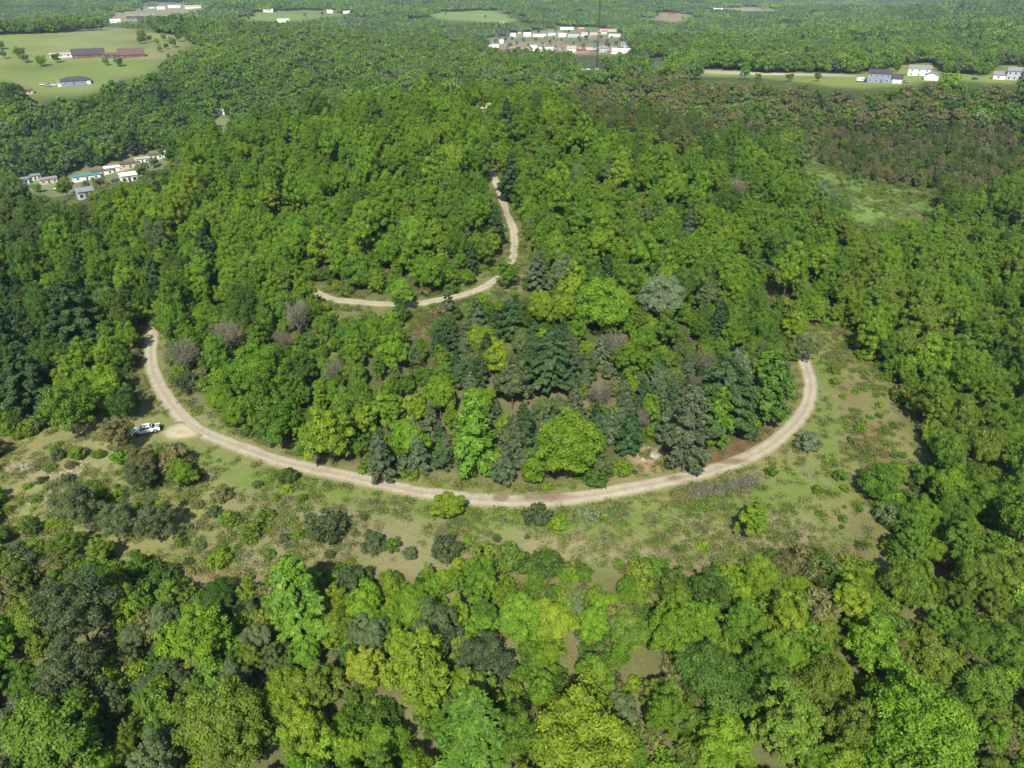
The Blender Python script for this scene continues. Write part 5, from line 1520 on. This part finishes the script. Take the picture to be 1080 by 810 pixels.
MB().box(-2.94, -1.28, -.855, .855, .80, .84).build('bed_liner', M_BLACK, tk)
MB().box(-1.75, -1.3, -.85, .85, .95, 1.36).build('tool_box', M_BLACK, tk)
MB().box(-3.0, -2.953, -.85, .85, .8, 1.27).build('tailgate', M_BLACK, tk)
MB().box(-3.14, -3.003, -.95, .95, .48, .72).build('rear_bumper', M_BLACK, tk)
MB().box(2.903, 3.05, -.95, .95, .45, .74).build('front_bumper', M_RIM, tk)
MB().box(2.86, 2.93, -.6, .6, .8, 1.08).build('grille', M_BLACK, tk)
for s in (-1, 1):
    MB().box(2.85, 2.94, min(s * .64, s * .9), max(s * .64, s * .9), .84, 1.06).build('headlight', M_LAMP, tk)
    MB().box(-2.97, -2.94, min(s * .87, s * .96), max(s * .87, s * .96), .88, 1.2).build('tail_light', M_RED, tk)
    MB().box(.78, .95, min(s * .98, s * 1.2), max(s * .98, s * 1.2), 1.2, 1.42).build('side_mirror', M_BLACK, tk)
    for dx in (.62, -.5): MB().box(dx - .1, dx + .1, min(s * .965, s * 1.0), max(s * .965, s * 1.0), 1.02, 1.06).build('door_handle', M_BLACK, tk)
    for wx in (1.95, -1.95):
        MB().tube((wx, s * .80, .42), (wx, s * 1.0, .42), .56, .56, 18).build('wheel_arch', M_BLACK, tk)
        w_ = MB().tube((0, -.14, 0), (0, .14, 0), .42, .42, 20).build('wheel', M_TYRE, tk, loc=(wx, s * .9, .42))
        MB().tube((0, s * .13, 0), (0, s * .155, 0), .25, .22, 14).build('rim', M_RIM, w_)
for k, (ox, oy, sx_, sy_, hz_) in enumerate(((-2.2, .35, .3, .25, .35), (-2.45, -.3, .28, .35, .3))):
    c = MB().box(-sx_, sx_, -sy_, sy_, 0, hz_).build('storage_box', PAINT['silver'] if k else M_CONC)
    c.location = Matrix.Rotation(ang, 3, 'Z') @ Vector((ox, oy, 0)) * (tl / 5.9) + Vector((cx, cy_, float(height(cx, cy_)) + .12 + .845 * tl / 5.9)); c.rotation_euler[2] = ang + .2 * k
    tag(c, ('grey concrete-coloured box in the left rear of the pickup bed', 'silver box beside the grey one in the pickup bed')[k], 'box')


# ------------------------------------------------------------------ rocks and dead brush
M_ROCK = simple('pale_rock', (.33, .29, .23), .95, noise=.3, scale=2)


def rock_mesh(seed, s):
    r = np.random.default_rng(seed)
    import bmesh
    bm = bmesh.new(); bmesh.ops.create_icosphere(bm, subdivisions=3, radius=1)
    ax = r.uniform(.7, 1.3, 3); dirs = [Vector(v) for v in rand_dirs(r, 9)]
    for v in bm.verts:
        d = v.co.normalized(); k = 1.0
        for n_ in dirs: k = min(k, .72 / max(.25, d.dot(n_)) if d.dot(n_) > .6 else 1.0)
        v.co = Vector((d.x * ax[0], d.y * ax[1], d.z * ax[2] * .55)) * k * s
    me = bpy.data.meshes.new('boulder'); bm.to_mesh(me); bm.free(); me.materials.append(M_ROCK); return me


for k, (px, py, s, lb) in enumerate([(690, 481, 1.0, 'largest pale boulder on the dirt scar inside the road loop'), (698, 478, .7, 'small pale boulder right of the largest one on the dirt scar'), (678, 485, .6, 'pale boulder left of the largest one on the dirt scar'), (684, 472, .4, 'smallest pale boulder high on the dirt scar')]):
    x, y, z, dep = spot(px, py); tag(link('boulder', rock_mesh(40 + k, s), None, (x, y, z + .1), k), lb, 'boulder', 'boulders on the dirt scar')


def rubble(px, py, n, rx, ry, label, seed):
    x, y, z, dep = spot(px, py); r = np.random.default_rng(seed); ms = []
    Vs, Fs, b = [], [], 0
    for i in range(n):
        me = rock_mesh(int(r.integers(1e6)), r.uniform(.08, .32)); v = np.zeros(len(me.vertices) * 3, np.float32); me.vertices.foreach_get('co', v); v = v.reshape(-1, 3)
        f = np.zeros(len(me.polygons) * 3, np.int32); me.polygons.foreach_get('vertices', f)
        ox, oy = r.normal(0, rx), r.normal(0, ry); v[:, 0] += x + ox; v[:, 1] += y + oy; v[:, 2] += float(height(x + ox, y + oy)) + .05
        Vs.append(v); Fs.append(f.reshape(-1, 3) + b); b += len(v); bpy.data.meshes.remove(me)
    o = link('stone_rubble', np_mesh('stone_rubble', np.vstack(Vs), None, np.vstack(Fs), mats=[M_ROCK])); tag(o, label, 'rubble', kind='stuff')


rubble(77, 499, 80, 1.6, 1.1, 'pale stone rubble in the upper left meadow', 5); rubble(53, 528, 50, 1.1, .9, 'pale stone rubble left of the shrub bank', 6); rubble(30, 492, 40, 2.2, .8, 'pale stones near the left edge of the meadow', 7)
# line of dead grey stalks below the ditch
r = np.random.default_rng(9); pts = [(728, 521), (745, 519), (765, 516), (785, 511), (795, 507)]
W_ = smooth_line([unproject(*p)[:2] for p in pts], 14); n = 2600
ii = r.integers(0, len(W_), n); Q = np.array(W_)[ii] + r.normal(0, .75, (n, 2)); hz = r.uniform(0, .9, n)
Pq = np.column_stack([Q, height(Q[:, 0], Q[:, 1]) + hz]); V = cards(r, Pq, rand_dirs(r, n), .42 * r.uniform(.5, 1.3, n), .07, np.array([0, 0, 1.]) + r.normal(0, .5, (n, 3)))
o = link('dead_stalks', np_mesh('dead_stalks', V, card_quads(V), mats=[M_TWIG], attrs={'var': np.repeat(r.random(n), 4)})); o.color = (.19, .18, .14, 1); tag(o, 'strip of dead grey stalks between muddy ditch and lone meadow tree', 'dead stalks', kind='stuff')
HAZE, EXPO = 0.0001, 0.56
# ------------------------------------------------------------------ light, sky, air
SUN_EL, SUN_AZ = 47.0, 7.0            # shadows fall away from the camera, 7 degrees to its right
sd = bpy.data.lights.new('sun', 'SUN'); so = bpy.data.objects.new('sun', sd); COL.objects.link(so)
sd.energy = 5.0; sd.angle = R(.55); sd.color = (1.0, .94, .81)
so.rotation_euler = Vector((math.sin(R(SUN_AZ)) * math.cos(R(SUN_EL)), math.cos(R(SUN_AZ)) * math.cos(R(SUN_EL)), -math.sin(R(SUN_EL)))).to_track_quat('-Z', 'Y').to_euler()
so.location = (0, 0, 300)
w = bpy.data.worlds.new('World'); sc.world = w; w.use_nodes = True
nt = w.node_tree; nt.nodes.clear()
wo = nt.nodes.new('ShaderNodeOutputWorld'); bg = nt.nodes.new('ShaderNodeBackground'); sk = nt.nodes.new('ShaderNodeTexSky')
sk.sky_type = 'NISHITA'; sk.sun_disc = False; sk.sun_elevation = R(SUN_EL); sk.sun_rotation = R(180 + SUN_AZ)
sk.air_density = 1.0; sk.dust_density = 0.8
bg.inputs['Strength'].default_value = .11
nt.links.new(sk.outputs[0], bg.inputs[0]); nt.links.new(bg.outputs[0], wo.inputs[0])

hb = MB().box(-15900, 15900, -15900, 15900, -130, 420)
hm, nt, N, L = new_mat('haze_air')
ho = N.new('ShaderNodeOutputMaterial'); hv = N.new('ShaderNodeVolumePrincipled')
hv.inputs['Color'].default_value = (.60, .76, 1.0, 1); hv.inputs['Density'].default_value = HAZE; hv.inputs['Anisotropy'].default_value = .1
L.new(hv.outputs[0], ho.inputs['Volume'])
if HAZE > 0: tag(hb.build('haze', hm), kind='stuff')

vs = sc.view_settings
vs.view_transform = 'Standard'; vs.look = 'None'; vs.gamma = 1; vs.use_curve_mapping = False; vs.exposure = EXPO
sc.render.engine = 'CYCLES'
cy = sc.cycles
cy.max_bounces = 5; cy.diffuse_bounces = 3; cy.glossy_bounces = 1; cy.transmission_bounces = 3; cy.transparent_max_bounces = 4; cy.volume_bounces = 0
cy.use_adaptive_sampling = True; cy.adaptive_threshold = .02
cy.use_denoising = True
